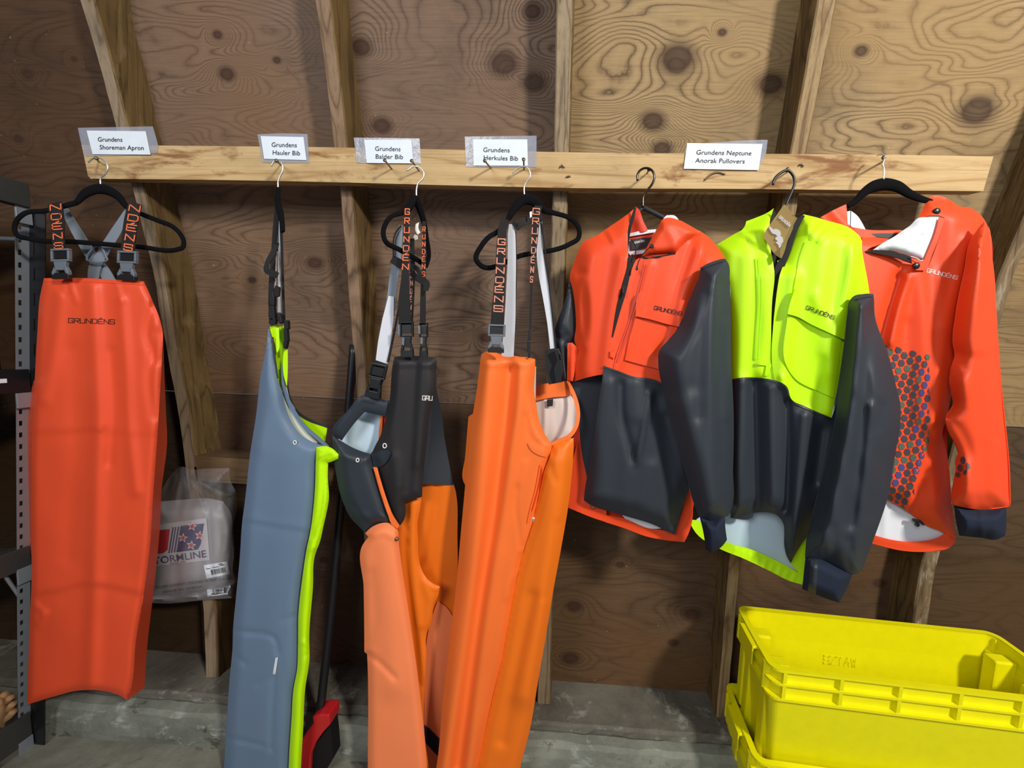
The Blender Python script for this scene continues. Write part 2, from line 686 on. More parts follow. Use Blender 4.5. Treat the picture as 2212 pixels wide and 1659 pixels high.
def plywood(name, light, dark, knots, seed=0.0, lines=24, contrast=1.0, stain=.5):
    """weathered plywood: contour grain bent round knots; knots = (x, z, radius)"""
    m, nt, b = mat_new(name)
    co = objco(nt)
    f = noise_n(nt, co, 1.0, 2, .45, .35, ((1.5, 1, 5.6), (seed, 0, seed*1.7)))
    kd = None
    for (x, z, r) in knots:
        sub = nd(nt, 'ShaderNodeVectorMath', operation='SUBTRACT')
        nt.links.new(co, sub.inputs[0])
        sub.inputs[1].default_value = (x, 0, z)
        mul = nd(nt, 'ShaderNodeVectorMath', operation='MULTIPLY')
        nt.links.new(sub.outputs[0], mul.inputs[0])
        mul.inputs[1].default_value = (1/(r*3.4), 0, 1/(r*2.4))
        dot = nd(nt, 'ShaderNodeVectorMath', operation='DOT_PRODUCT')
        nt.links.new(mul.outputs[0], dot.inputs[0])
        nt.links.new(mul.outputs[0], dot.inputs[1])
        e = math_n(nt, 'EXPONENT', math_n(nt, 'MULTIPLY', dot.outputs['Value'], -1.0))
        f = math_n(nt, 'ADD', f, math_n(nt, 'MULTIPLY', e, .20))
        kd = e if kd is None else math_n(nt, 'MAXIMUM', kd, e)
    wob = noise_n(nt, co, 40, 3, .6)
    f = math_n(nt, 'ADD', f, math_n(nt, 'MULTIPLY', wob, .012))
    ring = math_n(nt, 'FRACT', math_n(nt, 'MULTIPLY', f, lines))
    g = ramp(nt, ring, [(0, .12), (.09, .5), (.26, .86), (.55, 1), (.84, .84), (1, .42)])
    msk = ramp(nt, noise_n(nt, co, 3.2, 3, .55, 0, ((1, 1, 1), (seed+5, 0, 1))), [(.38, .25), (.62, 1)])
    g = mixc(nt, (.8, .8, .8), g, msk)
    fine = noise_n(nt, co, 1.0, 4, .65, 0, ((7, 1, 240), (seed, 0, 0)))
    fg = ramp(nt, fine, [(.32, .62), (.52, .97), (.8, 1)])
    col = mixc(nt, lin(dark), lin(light), g if contrast == 1 else mixc(nt, (.85,)*3, g, contrast))
    col = mixc(nt, col, fg, .6, 'MULTIPLY')
    d = noise_n(nt, co, 1.0, 5, .62, .4, ((2.4, 1, 3.4), (seed*3+1, 2, 0)))
    col = mixc(nt, col, ramp(nt, d, [(.30, .35), (.50, 1), (.8, 1)]), stain, 'MULTIPLY')
    d2 = noise_n(nt, co, 1.0, 3, .6, .2, ((1.1, 1, 1.3), (seed+9, 0, 4)))
    col = mixc(nt, col, lin(tuple(v*.8+o for v, o in zip(light, (22, 10, -6)))), ramp(nt, d2, [(.45, 0), (.65, .5)]))
    if kd is not None:
        col = mixc(nt, col, lin((62, 40, 28)), ramp(nt, kd, [(.62, 0), (.84, .55), (.90, .92), (1, .8)]))
    sp = noise_n(nt, co, 90, 2, .5)
    col = mixc(nt, col, lin((190, 175, 150)), ramp(nt, sp, [(.76, 0), (.80, .6)]))
    nt.links.new(col, b.inputs['Base Color'])
    b.inputs['Roughness'].default_value = .7
    b.inputs['Specular IOR Level'].default_value = .25
    bump(nt, b, math_n(nt, 'ADD', fg, g), .35, .0014)
    return m


def concrete(name, rgb, white=.5, seed=0):
    m, nt, b = mat_new(name)
    co = objco(nt)
    c = lin(rgb)
    n = noise_n(nt, co, 6, 6, .65, .3, ((1, 1, 1.5), (seed, 0, 0)))
    col = mixc(nt, tuple(x*.55 for x in c), tuple(x*1.25 for x in c), ramp(nt, n, [(.3, 0), (.7, 1)]))
    w = noise_n(nt, co, 11, 6, .7, .4, ((1, 1, 2.0), (seed+4, 0, 0)))
    col = mixc(nt, col, lin((185, 190, 182)), ramp(nt, w, [(.56, 0), (.68, white)]))
    k = noise_n(nt, co, 7, 5, .7, .5, ((1, 1, 2.5), (seed+8, 3, 0)))
    col = mixc(nt, col, lin((46, 36, 26)), ramp(nt, k, [(.60, 0), (.68, .75)]))
    nt.links.new(col, b.inputs['Base Color'])
    b.inputs['Roughness'].default_value = .8
    bump(nt, b, noise_n(nt, co, 30, 6, .7), .6, .004)
    return m


M = {}
M['apron'] = fabric('apron_pvc', (234, 82, 46), .45, .4, .12)
M['orange'] = fabric('anorak_orange', (240, 76, 32), .5, .35, .12)
M['orange_dark'] = fabric('anorak_side_orange', (214, 58, 26), .55)
M['yellow'] = fabric('hi_vis_yellow', (196, 250, 0), .5, .35, .12, .03)
M['black'] = fabric('black_coated', (45, 51, 59), .5, .42, .12)
M['charcoal'] = fabric('charcoal_coated', (42, 40, 42), .55, .35, .12)
M['navy'] = fabric('navy_knit', (36, 42, 58), .8, .15, .3, .05, 500)
M['gray'] = fabric('slate_pvc', (103, 124, 148), .5, .35, .1, .04)
M['lorange'] = fabric('bib_orange_face', (248, 117, 48), .5, .35, .12)
M['sorange'] = fabric('bib_orange_back', (240, 116, 22), .5, .35, .12)
M['salmon'] = fabric('bib_salmon', (255, 138, 86), .55, .3, .12)  # orange lightened: the light on the leg is put into the colour
M['parcel'] = fabric('translucent_white_wrap', (150, 147, 150), .45, .4, .2, .08)  # white wrap greyed: the shade it hangs in is put into the colour
M['white'] = fabric('white_lining', (226, 228, 234), .7, .2, .1, .03)
M['pale'] = fabric('pale_blue_lining', (196, 218, 232), .7, .2, .1, .03)
M['cream'] = fabric('cream_lining', (222, 226, 208), .7, .2, .1, .03)
M['pink'] = fabric('pinkish_lining', (226, 208, 198), .7, .2, .15, .04)
M['strap'] = fabric('black_webbing', (36, 34, 34), .7, .2, .3, .06, 500)
M['strapgray'] = fabric('grey_webbing', (128, 136, 146), .75, .2, .25, .05, 500)
M['strapwhite'] = fabric('white_webbing', (214, 216, 224), .75, .2, .25, .04, 500)
M['velvet'] = fabric('black_velvet', (14, 14, 17), .9, .1, .3, .06, 600)
M['ink'] = plain('black_ink', (26, 22, 24), .5)
M['ink_navy'] = plain('navy_ink', (38, 34, 88), .5)
M['ink_red'] = plain('red_ink', (176, 40, 44), .5)
M['ink_white'] = plain('white_ink', (236, 232, 228), .5)
M['letter'] = plain('orange_thread', (244, 118, 70), .6)
M['letter2'] = plain('salmon_thread', (222, 142, 112), .6)
M['greyplastic'] = plain('grey_buckle_plastic', (104, 112, 122), .4)
M['blackplastic'] = plain('black_plastic', (26, 27, 30), .35)
M['chrome'] = plain('chrome_wire', (232, 230, 226), .25, .8)
M['darkmetal'] = plain('dark_hook_metal', (78, 70, 66), .25, 1.0)
M['steel'] = plain('zinc_nail', (132, 118, 100), .45, .8)
M['galv'] = plain('galvanised_steel', (150, 156, 164), .38, .45, .5, .1)
M['shelfdark'] = plain('dark_grey_sheet_steel', (66, 66, 64), .45, .3)
M['shelfblack'] = plain('black_sheet_steel', (30, 30, 34), .4, .3)
M['paper'] = plain('paper', (232, 240, 250), .6, 0, .3)
M['kraft'] = plain('kraft_card', (186, 156, 96), .6, 0, .3)
M['kraftside'] = plain('kraft_card_fold', (130, 110, 66), .6, 0, .3)  # same card darkened: shade of the folded side put into the colour
M['laminate'] = film('laminate_film', (190, 196, 214), .34, .18)
M['bagfilm'] = film('clear_bag_film', (222, 222, 226), .075, .05)
M['tote'] = plain('yellow_tote_plastic', (236, 228, 4), .42, 0, .4, .06)
M['red'] = plain('red_plastic', (186, 30, 36), .35)
M['bristle'] = plain('black_bristle', (24, 22, 22), .8, 0, .2, .8)
M['hexg'] = fabric('dark_grey_print', (72, 68, 74), .45)
M['hexb'] = fabric('blue_sheen_print', (74, 74, 122), .4)
M['hexn'] = fabric('green_sheen_print', (88, 98, 84), .4)
M['brown'] = fabric('tan_leather', (150, 116, 80), .75)
M['darkbin'] = plain('dark_bin', (40, 36, 34), .6)

# ------------------------------------------------------------ wall: plywood, studs, blocking
WALL = thing('wall_back', kind='structure')


def kxz(lst):
    out = []
    for x, y, r in lst:
        p = wall([(x, y)], 0)[0]
        out.append((float(p[0]), float(p[2]), r * 0.00125))
    return out


seam_z = float(wall([(620, 856)], 0)[0][2])
XA = float(wall([(300, 388)], .05)[0][0])
XC = float(wall([(1212, 400)], .05)[0][0])
XE = float(wall([(2160, 620)], .05)[0][0])
KN = {
    'a': [(60, 160, 9), (160, 128, 5), (40, 300, 8)],
    'b': [(490, 160, 12), (470, 75, 7), (545, 605, 7), (680, 568, 13), (598, 130, 6), (780, 102, 15), (825, 272, 15), (1088, 138, 20), (1153, 178, 17), (1150, 25, 13), (1050, 730, 11), (905, 545, 9)],
    'c': [(1463, 127, 24), (1410, 262, 17), (1665, 182, 18), (1430, 322, 14), (1560, 70, 6), (1480, 500, 8), (2110, 240, 24), (1860, 110, 9)],
    'd': [(2290, 300, 15)],
    'lb': [(600, 940, 15), (700, 1210, 8), (560, 1290, 12)],
    'lc': [(1495, 1327, 15), (1232, 1422, 16), (1240, 1310, 14), (1455, 1388, 9), (1340, 1220, 8), (1900, 1260, 10)],
}
PLY = {
    'a': plywood('plywood_dark_left', (92, 66, 46), (48, 32, 22), kxz(KN['a']), 1.3, 20, .8, .45),  # darkened: shade of the corner and rack put into the colour
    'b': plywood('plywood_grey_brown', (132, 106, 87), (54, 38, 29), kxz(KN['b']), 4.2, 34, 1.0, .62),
    'c': plywood('plywood_tan', (168, 141, 101), (66, 46, 29), kxz(KN['c']), 7.7, 36, 1.0, .58),
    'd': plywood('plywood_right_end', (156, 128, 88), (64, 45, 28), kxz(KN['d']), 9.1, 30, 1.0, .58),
    'la': plywood('plywood_lower_left', (66, 50, 36), (34, 25, 17), kxz(KN['a']), 2.3, 18, .8, .5),  # lower panels: dirtier, with the light falloff also put into the colour
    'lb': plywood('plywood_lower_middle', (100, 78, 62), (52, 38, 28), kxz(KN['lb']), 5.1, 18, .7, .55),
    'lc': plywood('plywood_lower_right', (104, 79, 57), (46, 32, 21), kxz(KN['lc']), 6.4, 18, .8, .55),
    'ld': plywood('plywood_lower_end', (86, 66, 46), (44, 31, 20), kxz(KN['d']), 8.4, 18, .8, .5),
}


def ply_panel(x0, x1, z0, z1, mat):
    nx, nz_ = 3, 22
    vs, fs = [], []
    for side in (0, .015):
        for j in range(nz_ + 1):
            z = z0 + (z1 - z0) * j / nz_
            for i in range(nx + 1):
                vs.append((x0 + (x1 - x0) * i / nx, float(ply_y(z)) + side, z))
    n1 = (nx + 1) * (nz_ + 1)
    for j in range(nz_):
        for i in range(nx):
            a = j*(nx+1)+i
            fs.append([a, a+1, a+nx+2, a+nx+1])
            fs.append([n1+a, n1+a+nx+1, n1+a+nx+2, n1+a+1])
    for i in range(nx):
        fs.append([i+1, i, n1+i, n1+i+1])
        t = nz_*(nx+1)+i
        fs.append([t, t+1, n1+t+1, n1+t])
    for j in range(nz_):
        a = j*(nx+1)
        fs.append([a, a+nx+1, n1+a+nx+1, n1+a])
        a += nx
        fs.append([a+nx+1, a, n1+a, n1+a+nx+1])
    mk('plywood_panel', vs, fs, mat, WALL, False)


g = .0015
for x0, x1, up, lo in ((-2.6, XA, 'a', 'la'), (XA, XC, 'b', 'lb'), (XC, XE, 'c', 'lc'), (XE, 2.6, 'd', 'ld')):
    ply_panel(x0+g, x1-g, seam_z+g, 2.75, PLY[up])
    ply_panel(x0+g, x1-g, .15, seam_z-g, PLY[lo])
box(None, 'wall_left', (-2.63, -.6, 0), (-2.6, 1.3, 2.75), M['darkbin'])['kind'] = 'structure'

STUDM = {
    'A': board('stud_wood_left', (152, 132, 108), (84, 68, 50), 'Z', 1.0, 1, None, 0, 9, .5),
    'B': board('stud_wood_reddish', (148, 120, 94), (84, 62, 44), 'Z', 2.2, 1, (120, 76, 52), .6, 8, .45),
    'C': board('stud_wood_grey', (160, 140, 112), (88, 72, 54), 'Z', 3.7, 1, None, 0, 12, .5),
    'D': board('stud_wood_tan', (164, 138, 100), (86, 64, 42), 'Z', 5.4, 1, (120, 82, 50), .5, 9, .45),
    'E': board('stud_wood_end', (130, 108, 78), (70, 54, 36), 'Z', 6.6, 1, (206, 196, 176), .5, 8, .6),
}

SIDEM = board('stud_side_wood', (116, 92, 56), (64, 48, 26), 'Z', 8.3, 1, (160, 136, 92), .35, 12, .6)  # yellower wood, also darkened to carry the shade of the side faces


def stud(rows, mat, depth=.089):
    """rows: (left px x, right px x, px y) of the front face; real 2x4 section back to the plywood"""
    r = np.array(rows, float)
    ys = np.linspace(r[0, 2], r[-1, 2], 46)
    l = np.interp(ys, r[:, 2], r[:, 0])
    q = np.interp(ys, r[:, 2], r[:, 1])
    rr = np.random.default_rng(int(r[0, 0]) + 9)
    l = l + rr.normal(0, .45, len(ys))
    q = q + rr.normal(0, .45, len(ys))
    A = wall(np.stack([l, ys], 1), depth)
    B = wall(np.stack([q, ys], 1), depth)
    c = .0035
    vs, fs = [], []
    for a, b in zip(A, B):
        w = b - a
        w = w / (np.linalg.norm(w) + 1e-9)
        ya, yb = float(ply_y(a[2])), float(ply_y(b[2]))
        vs += [a + w*c, b - w*c, b + np.array([0, c, 0]), (b[0], yb, b[2]), (a[0], ya, a[2]), a + np.array([0, c, 0])]
    n = len(ys)
    for i in range(n-1):
        for k in range(6):
            k2 = (k+1) % 6
            fs.append([i*6+k2, i*6+k, (i+1)*6+k, (i+1)*6+k2])
    fs.append([0, 1, 2, 3, 4, 5])
    fs.append([(n-1)*6+k for k in (5, 4, 3, 2, 1, 0)])
    mi = []
    for i in range(n-1):
        mi += [0, 1, 1, 1, 1, 0]
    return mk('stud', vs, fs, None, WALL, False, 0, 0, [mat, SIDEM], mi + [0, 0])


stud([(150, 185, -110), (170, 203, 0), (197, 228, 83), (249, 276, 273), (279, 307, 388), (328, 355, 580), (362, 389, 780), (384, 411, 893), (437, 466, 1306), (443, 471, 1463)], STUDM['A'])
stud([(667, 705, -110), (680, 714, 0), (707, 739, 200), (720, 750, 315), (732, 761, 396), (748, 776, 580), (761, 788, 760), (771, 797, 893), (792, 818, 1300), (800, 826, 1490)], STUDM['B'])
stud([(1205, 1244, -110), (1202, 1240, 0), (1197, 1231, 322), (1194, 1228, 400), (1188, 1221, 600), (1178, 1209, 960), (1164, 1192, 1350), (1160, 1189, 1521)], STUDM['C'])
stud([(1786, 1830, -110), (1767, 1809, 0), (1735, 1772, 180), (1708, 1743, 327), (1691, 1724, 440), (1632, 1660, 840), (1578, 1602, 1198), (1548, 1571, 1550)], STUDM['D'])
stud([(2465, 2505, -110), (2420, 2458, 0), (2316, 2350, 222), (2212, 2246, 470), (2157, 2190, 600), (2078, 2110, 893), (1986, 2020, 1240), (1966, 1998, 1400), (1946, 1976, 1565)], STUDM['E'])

BLOCKM = board('blocking_wood', (120, 96, 68), (66, 49, 32), 'X', 2.9, 1, None, 0, 9, .6)
panel(WALL, 'blocking', WallOff(.089), [(416, 984), (600, 996), (773, 1008), (773, 1062), (600, 1050), (424, 1039)], BLOCKM, 0, 14, .086, False, 20)

# ------------------------------------------------------------ floor and curb
FLOORZ = .035
n = 40
vs, fs = [], []
for j in range(n+1):
    for i in range(n+1):
        x, y = -2.6 + 5.2*i/n, -.6 + 1.9*j/n
        vs.append((x, y, FLOORZ + .003*math.sin(x*5+1)*math.sin(y*7)))
for j in range(n):
    for i in range(n):
        a = j*(n+1)+i
        fs.append([a, a+1, a+n+2, a+n+1])
fl = mk('floor', vs, fs, concrete('concrete_floor', (126, 123, 110), .1, 2), None, True, 0)
fl['kind'] = 'structure'


def loft(name, prof, mat, jit, x0=-2.6, x1=2.6, n=170, seed=0):
    r = np.random.default_rng(seed)
    vs, fs = [], []
    k = len(prof)
    ph = r.uniform(0, 6.28, (k, 4))
    for i in range(n+1):
        x = x0 + (x1-x0)*i/n
        for j, (y, z) in enumerate(prof):
            s = sum(math.sin(x*f+ph[j, q]) for q, f in enumerate((3.1, 8.3, 19.0, 41.0)))/4
            fr = 1 if y < 1.18 else 0
            vs.append((x, y + fr*jit*s + fr*r.normal(0, jit*.35), z + fr*jit*.6*s))
    for i in range(n):
        for j in range(k-1):
            fs.append([i*k+j, i*k+j+1, (i+1)*k+j+1, (i+1)*k+j])
    o = mk(name, vs, fs, mat, None, False)
    o['kind'] = 'structure'
    return o


loft('trim_1', [(1.030, .02), (1.028, .06), (1.030, .10), (1.034, .128), (1.044, .139), (1.09, .142), (1.20, .142), (1.20, .02)],
     concrete('concrete_curb', (130, 132, 120), .65, 5), .004, seed=1)
loft('trim_2', [(1.072, .138), (1.068, .150), (1.070, .164), (1.076, .170), (1.12, .171), (1.16, .171), (1.2195, .172), (1.2195, .138)],
     concrete('weathered_sill', (106, 101, 90), .45, 9), .0035, seed=4)

# ------------------------------------------------------------ hanging rail with its nails
RAILM = board('pine_rail', (214, 182, 132), (170, 130, 82), 'X', 4.4, .8, (124, 70, 34), .75, 7, .3)
RAIL = panel(None, 'hanging_rail', WallOff(.127), [(176, 313), (420, 315), (700, 318), (1000, 324), (1230, 329), (1600, 332), (1900, 334), (2146, 338), (2138, 365), (2124, 413), (1900, 411), (1600, 408), (1230, 406), (1000, 401), (700, 393), (420, 388), (196, 386), (190, 380), (184, 350)], RAILM, 0, 16, .0375, False, 30)
tag(RAIL, 'long pale pine board nailed level across the studs, coats and bibs hang from it', 'rail')


def nail(base, head, out=.045, r=.0022):
    b = wall([base], .127)[0]
    h = at([head], b[1] - out)[0]
    d = (h - b) / np.linalg.norm(h - b)
    tube3(RAIL, 'nail', [b - d*.01, b, (b+h)/2, h - d*.0015, h - d*.0014, h], [r, r, r, r, r*2.1, r*2.1], M['steel'], 8)


for b, h in (((213, 349), (208, 342)), ((606, 356), (597, 347)), ((846, 365), (831, 346)), ((905, 369), (889, 347)),
             ((1060, 363), (1047, 347)), ((1132, 366), (1131, 344)), ((1398, 374), (1402, 366)), ((1700, 372), (1702, 365)), ((1909, 348), (1909, 340))):
    nail(b, h)
for pts in ([(1522, 389), (1535, 377), (1552, 372), (1566, 376)], [(1223, 382), (1232, 380)], [(1209, 362), (1213, 356), (1219, 362)], [(1726, 357), (1732, 353), (1735, 360)]):
    tube3(RAIL, 'nail', wall(smooth_poly(pts, False, 3), .129), .0022, M['steel'], 6)

# ------------------------------------------------------------ signs


def sign(label, film_p, paper_p, lines, off=.129, skew=0.0):
    r = thing('sign', label, 'sign', tuple(wall([np.mean(film_p, 0)], off)[0]), 'laminated name signs along the rail')
    s0, s1, s2 = WallOff(off), WallOff(off+.0012), WallOff(off+.0018)
    panel(r, 'laminate_film', s0, film_p, M['laminate'], 0, 18, .0004, False, 10)
    pp = panel(r, 'paper', s1, paper_p, M['paper'], 0, 18, .0003, False, 10)
    for s, p0, p1, cap in lines:
        text(pp, 'lettering', s, p0, p1, cap, s2, M['ink'], .0003, skew)
    return r


sign('laminated white name sign at the left end of the rail, above the apron',
     [(168, 276), (330, 273), (342, 316), (338, 331), (253, 336), (183, 337), (176, 312)], [(187, 282), (314.5, 283.5), (325, 334), (200, 333)],
     [('Grundens', (211, 305.5), (264, 306), 9.6), ('Shoreman Apron', (215, 322.5), (310, 324), 9.6)])
sign('small laminated white name sign on the rail above the slate grey bib',
     [(556, 290), (610, 288), (664, 289.5), (668, 352), (567, 350.5)], [(563, 294), (655.5, 296), (662, 346), (570.5, 343)],
     [('Grundens', (586.5, 317), (641, 318), 9.8), ('Hauler Bib', (589, 334), (648, 335.5), 9.8)])
sign('laminated white name sign above the black and orange bib, two bent nails below',
     [(764, 297), (906, 299), (909.7, 353.7), (771, 352)], [(787, 302), (889, 302), (893, 353), (792, 352)],
     [('Grundens', (810, 325.5), (865, 326.5), 9.8), ('Balder Bib', (811.5, 342.5), (870.5, 343.5), 9.8)])
sign('laminated white name sign on the rail above the plain orange bib, wide clear margins',
     [(1004, 295), (1159, 293), (1158.7, 361), (1006.6, 360)], [(1022, 301), (1139, 301), (1140.5, 358), (1023, 357.4)],
     [('Grundens', (1044, 328), (1101, 329), 9.8), ('Herkules Bib', (1045, 345), (1119, 347), 9.8)])
sign('largest white name sign on the rail, above the three pullover jackets',
     [(1490, 312), (1648, 302), (1658.4, 302), (1655, 330), (1640, 362), (1482, 362)], [(1484.5, 309), (1647, 311), (1638.7, 367.5), (1477, 364.6)],
     [('Grundens Neptune', (1504, 333.5), (1623, 335.5), 10), ('Anorak Pullovers', (1501.7, 351), (1608.5, 353), 10)], .129, .12)

M['parcel_label'] = plain('wrap_print_white', (182, 180, 184), .5)  # white print greyed, same shade painted in as on the wrap
# ------------------------------------------------------------ plastic bag hung on the blocking
BAG = thing('plastic_bag', 'clear plastic bag of packed white clothing hanging low between apron and grey bib', 'bag', tuple(pt(400, 1010, 1.11)))
sil = [(318, 1302), (322, 1240), (326, 1160), (334, 1090), (353, 1052), (373, 1022), (388, 1008), (396, 1008), (410, 1013), (451, 1012), (496, 1011), (497.6, 1038), (508, 1060), (512, 1095), (504, 1131), (506, 1190), (502, 1222), (512, 1254), (506, 1264), (502, 1292), (437, 1297), (357, 1304)]
bf = [([(390, 1012), (360, 1070), (345, 1110)], .006, 5, 'r'), ([(392, 1012), (380, 1090)], .005, 4, 'r'), ([(398, 1012), (425, 1060), (447, 1120)], .007, 5, 'r'), ([(402, 1016), (450, 1052), (500, 1070)], .006, 5, 'r'),
      ([(436, 1045), (455, 1058), (466, 1068), (500, 1070)], .006, 3, 'c'), ([(410, 1025), (440, 1080)], -.006, 4, 'r'), ([(470, 1030), (496, 1016)], .005, 4, 'r'), ([(480, 1100), (492, 1130), (488, 1190)], .006, 4, 'r'), ([(370, 1040), (352, 1090)], -.005, 4, 'r')]
SB = Surf(1.112, sil, .05, 45, bf, .004, .07, 5)
panel(BAG, 'clear_film', SB, sil, M['bagfilm'], .004, 4, .0003)
pk = [(316, 1300), (322, 1190), (330, 1085), (400, 1079), (452, 1077), (482, 1083), (499, 1110), (501, 1160), (505, 1200), (503, 1240), (508, 1256), (500, 1266), (440, 1276), (360, 1290)]
SP = Surf(1.115, pk, .045, 40, [([(448, 1090), (452, 1160), (456, 1260)], -.006, 6, 'r'), ([(330, 1112), (440, 1100)], .004, 8, 'r'), ([(480, 1090), (492, 1150)], .005, 7, 'r')], .002, .04, 8)
PK = panel(BAG, 'packed_garment', SP, pk, M['parcel'], .0, 5, .002)
pk2 = [(318, 1302), (322, 1284), (440, 1276), (502, 1262), (501, 1292), (437, 1296), (357, 1303)]
SP2 = Surf(1.118, pk2, .035, 14, [], .001, .04, 2)
PK2 = panel(BAG, 'packed_garment', SP2, pk2, M['parcel'], .0, 5, .002)
lab = panel(PK, 'printed_label', SP, [(322, 1136), (446, 1119), (453, 1210), (330, 1224)], M['parcel_label'], .002, 6, .0003, corner=10)


def pr(name, poly, mat, off, surf=SP, par=None):
    return panel(par or lab, name, surf, poly, mat, off, 5, .0002, False, 10)


pr('red_letter_mark', [(332, 1146), (367, 1143), (362, 1188), (352, 1195), (328, 1197)], M['ink_red'], .0034)
for k, (a, w) in enumerate(((369.5, 3), (375, 3.2), (381, 3.6), (387, 2.6))):
    pr('navy_stripe', [(a+3, 1139-k*.6), (a+w+3, 1139-k*.6), (a+w-6, 1195-k*1.0), (a-6, 1195-k*1.0)], M['ink_navy'], .0034)
pr('navy_flag', [(391, 1136), (440, 1131), (433, 1176), (427, 1187), (381, 1193)], M['ink_navy'], .0034)


def star(cx, cy, r, mat, off):
    p = [(cx + (r if i % 2 == 0 else r*.42)*math.sin(i*math.pi/5+.15), cy - (r if i % 2 == 0 else r*.42)*math.cos(i*math.pi/5+.15)) for i in range(10)]
    pr('star', p, mat, off)


for cx, cy in ((415, 1137), (395, 1162), (431, 1157), (413, 1178)):
    star(cx, cy, 10.5, M['ink_white'], .0042)
    star(cx, cy, 7.6, M['ink_red'], .0050)
text(lab, 'lettering', 'STORMLINE', (323, 1221), (446, 1203), 15, SP, M['ink_navy'], .004, 0, True)
text(lab, 'lettering', 'SINCE 1966', (368, 1219.5), (401, 1214.5), 3.6, SP, M['ink'], .004)
text(PK, 'lettering', 'PVC OCEAN GARMENTS DESIGNED IN NEW ZEALAND', (322, 1274), (504, 1250), 6, SP, M['ink'], .002)
text(PK, 'lettering', 'MADE IN CHINA', (352, 1281), (437, 1269), 4, SP, M['ink'], .002)


def barcode(par, surf, q, off, n, seed, top):
    b = panel(par, 'barcode_label', surf, q, M['paper'], off, 6, .0003, False, 10)
    q = np.array(q, float)
    r = np.random.default_rng(seed)
    u = .24
    while u < .86:
        w = r.choice([.012, .02, .03, .05])
        P = [q[0]*(1-a)*(1-c) + q[1]*a*(1-c) + q[2]*a*c + q[3]*(1-a)*c for a, c in ((u, top), (u+w, top), (u+w, .8), (u, .8))]
        panel(b, 'barcode_bar', surf, P, M['ink'], off+.0012, 6, .0002, False, 10)
        u += w + r.choice([.012, .02, .035])
    if top > .3:
        for a, e, c in ((.06, .25, .28), (.32, .62, .26), (.66, .85, .18), (.62, .8, .08)):
            P = [q[0]*(1-s)*(1-t) + q[1]*s*(1-t) + q[2]*s*t + q[3]*(1-s)*t for s, t in ((a, c), (e, c), (e, c+.05), (a, c+.05))]
            panel(b, 'printed_line', surf, P, M['ink'], off+.0012, 6, .0002, False, 10)


barcode(PK, SP, [(440, 1221), (490, 1213), (497, 1240), (446, 1250)], .003, 12, 3, .42)
barcode(PK2, SP2, [(447, 1272), (498, 1264), (498, 1283), (448, 1289)], .003, 9, 5, .15)

# ------------------------------------------------------------ broom leaning on the wall
BR = thing('push_broom', 'broom with black pole and red head standing behind the grey bib', 'broom', tuple(pt(695, 1640, .99)))
tube(BR, 'pole', [(764, 745, 1.128), (745, 985, 1.10), (716, 1310, 1.045), (690, 1552, 1.0)], .0115, M['blackplastic'], 12, 20)
hd = prism(BR, 'broom_head', [[(674, 1549), (690, 1544), (711, 1545), (713, 1566), (697, 1584), (681, 1606), (671, 1632), (669, 1668), (643, 1668), (652, 1596), (676, 1564)]], .975, .05, M['red'], .004)
prism(BR, 'bristles', [[(712, 1566), (716, 1600), (719, 1640), (702, 1668), (668, 1668), (671, 1632), (682, 1606), (698, 1585)]], .985, .04, M['bristle'], .003)

# ------------------------------------------------------------ steel rack at the left
RACK = thing('steel_shelf_rack', 'galvanised slotted steel rack with dark shelf beams at the left edge', 'rack', tuple(pt(64, 1640, 1.03)))


RY = 1.0


def edge(y):
    return at([(63.0 + 3*(y-420)/1200, y)], RY)[0]


def slotted(name, side, y0, y1, width, mat, slots, gap):
    """strip hanging on the post edge with real slots; side = direction away from the edge"""
    T, Bm = edge(y0), edge(y1)
    ax = (Bm-T)
    L = np.linalg.norm(ax)
    ax /= L
    sd = np.array(side, float)
    a, b = gap
    vs, fs = [], []

    def quad(s0, s1, u0, u1):
        o = len(vs)
        for s, u in ((s0, u0), (s0, u1), (s1, u1), (s1, u0)):
            vs.append(T + ax*s + sd*u*width)
        fs.append([o, o+1, o+2, o+3])
    s = 0.0
    per, hole = slots
    while s < L:
        e = min(L, s+per)
        h0, h1 = s+per*.5-hole*.5, s+per*.5+hole*.5
        if h1 < L:
            quad(s, h0, 0, 1); quad(h0, h1, 0, a); quad(h0, h1, b, 1); quad(h1, e, 0, 1)
        else:
            quad(s, e, 0, 1)
        s = e
    v = np.array(vs)
    return mk(name, v, orient(v, fs), mat, RACK, False, .002)


slotted('upright', (0, -1, 0), 425, 1648, .026, M['galv'], (.033, .014), (.55, .82))
slotted('upright_flange', (1, 0, 0), 452, 1648, .045, M['shelfblack'], (.068, .034), (.27, .36))
for y0, y1, mt in ((398, 450, 'shelfdark'), (797, 846, 'shelfblack'), (1177, 1222, 'shelfdark'), (1534, 1592, 'shelfdark')):
    a, b = edge(y0), edge(y1)
    x0 = max(a[0], b[0]) + .003
    bm_ = box(RACK, 'shelf_beam', (x0-.03, -.15, b[2]), (x0, RY-.002, a[2]), M[mt], .002)
    box(RACK, 'shelf_deck', (x0-.6, -.15, a[2]-.03), (x0-.035, RY-.002, a[2]-.012), M[mt])
    if y0 == 797:
        c = edge(819)
        box(bm_, 'white_label', (x0, .87, c[2]-.0055), (x0+.001, .952, c[2]+.0055), M['paper'])
    gs = at([(50, y1+2), (50, y1+34)], RY-.015)
    box(RACK, 'beam_bracket', (x0-.004, RY-.033, gs[1][2]), (x0+.0015, RY-.002, gs[0][2]), M['galv'], .001)
tube(RACK, 'cross_bar', [(-60, 513, .99), (44, 517, 1.015)], .006, M['galv'], 8)
tube(RACK, 'brace', [(5, 1236, .955), (46, 1294, .985)], .0045, M['galv'], 8)
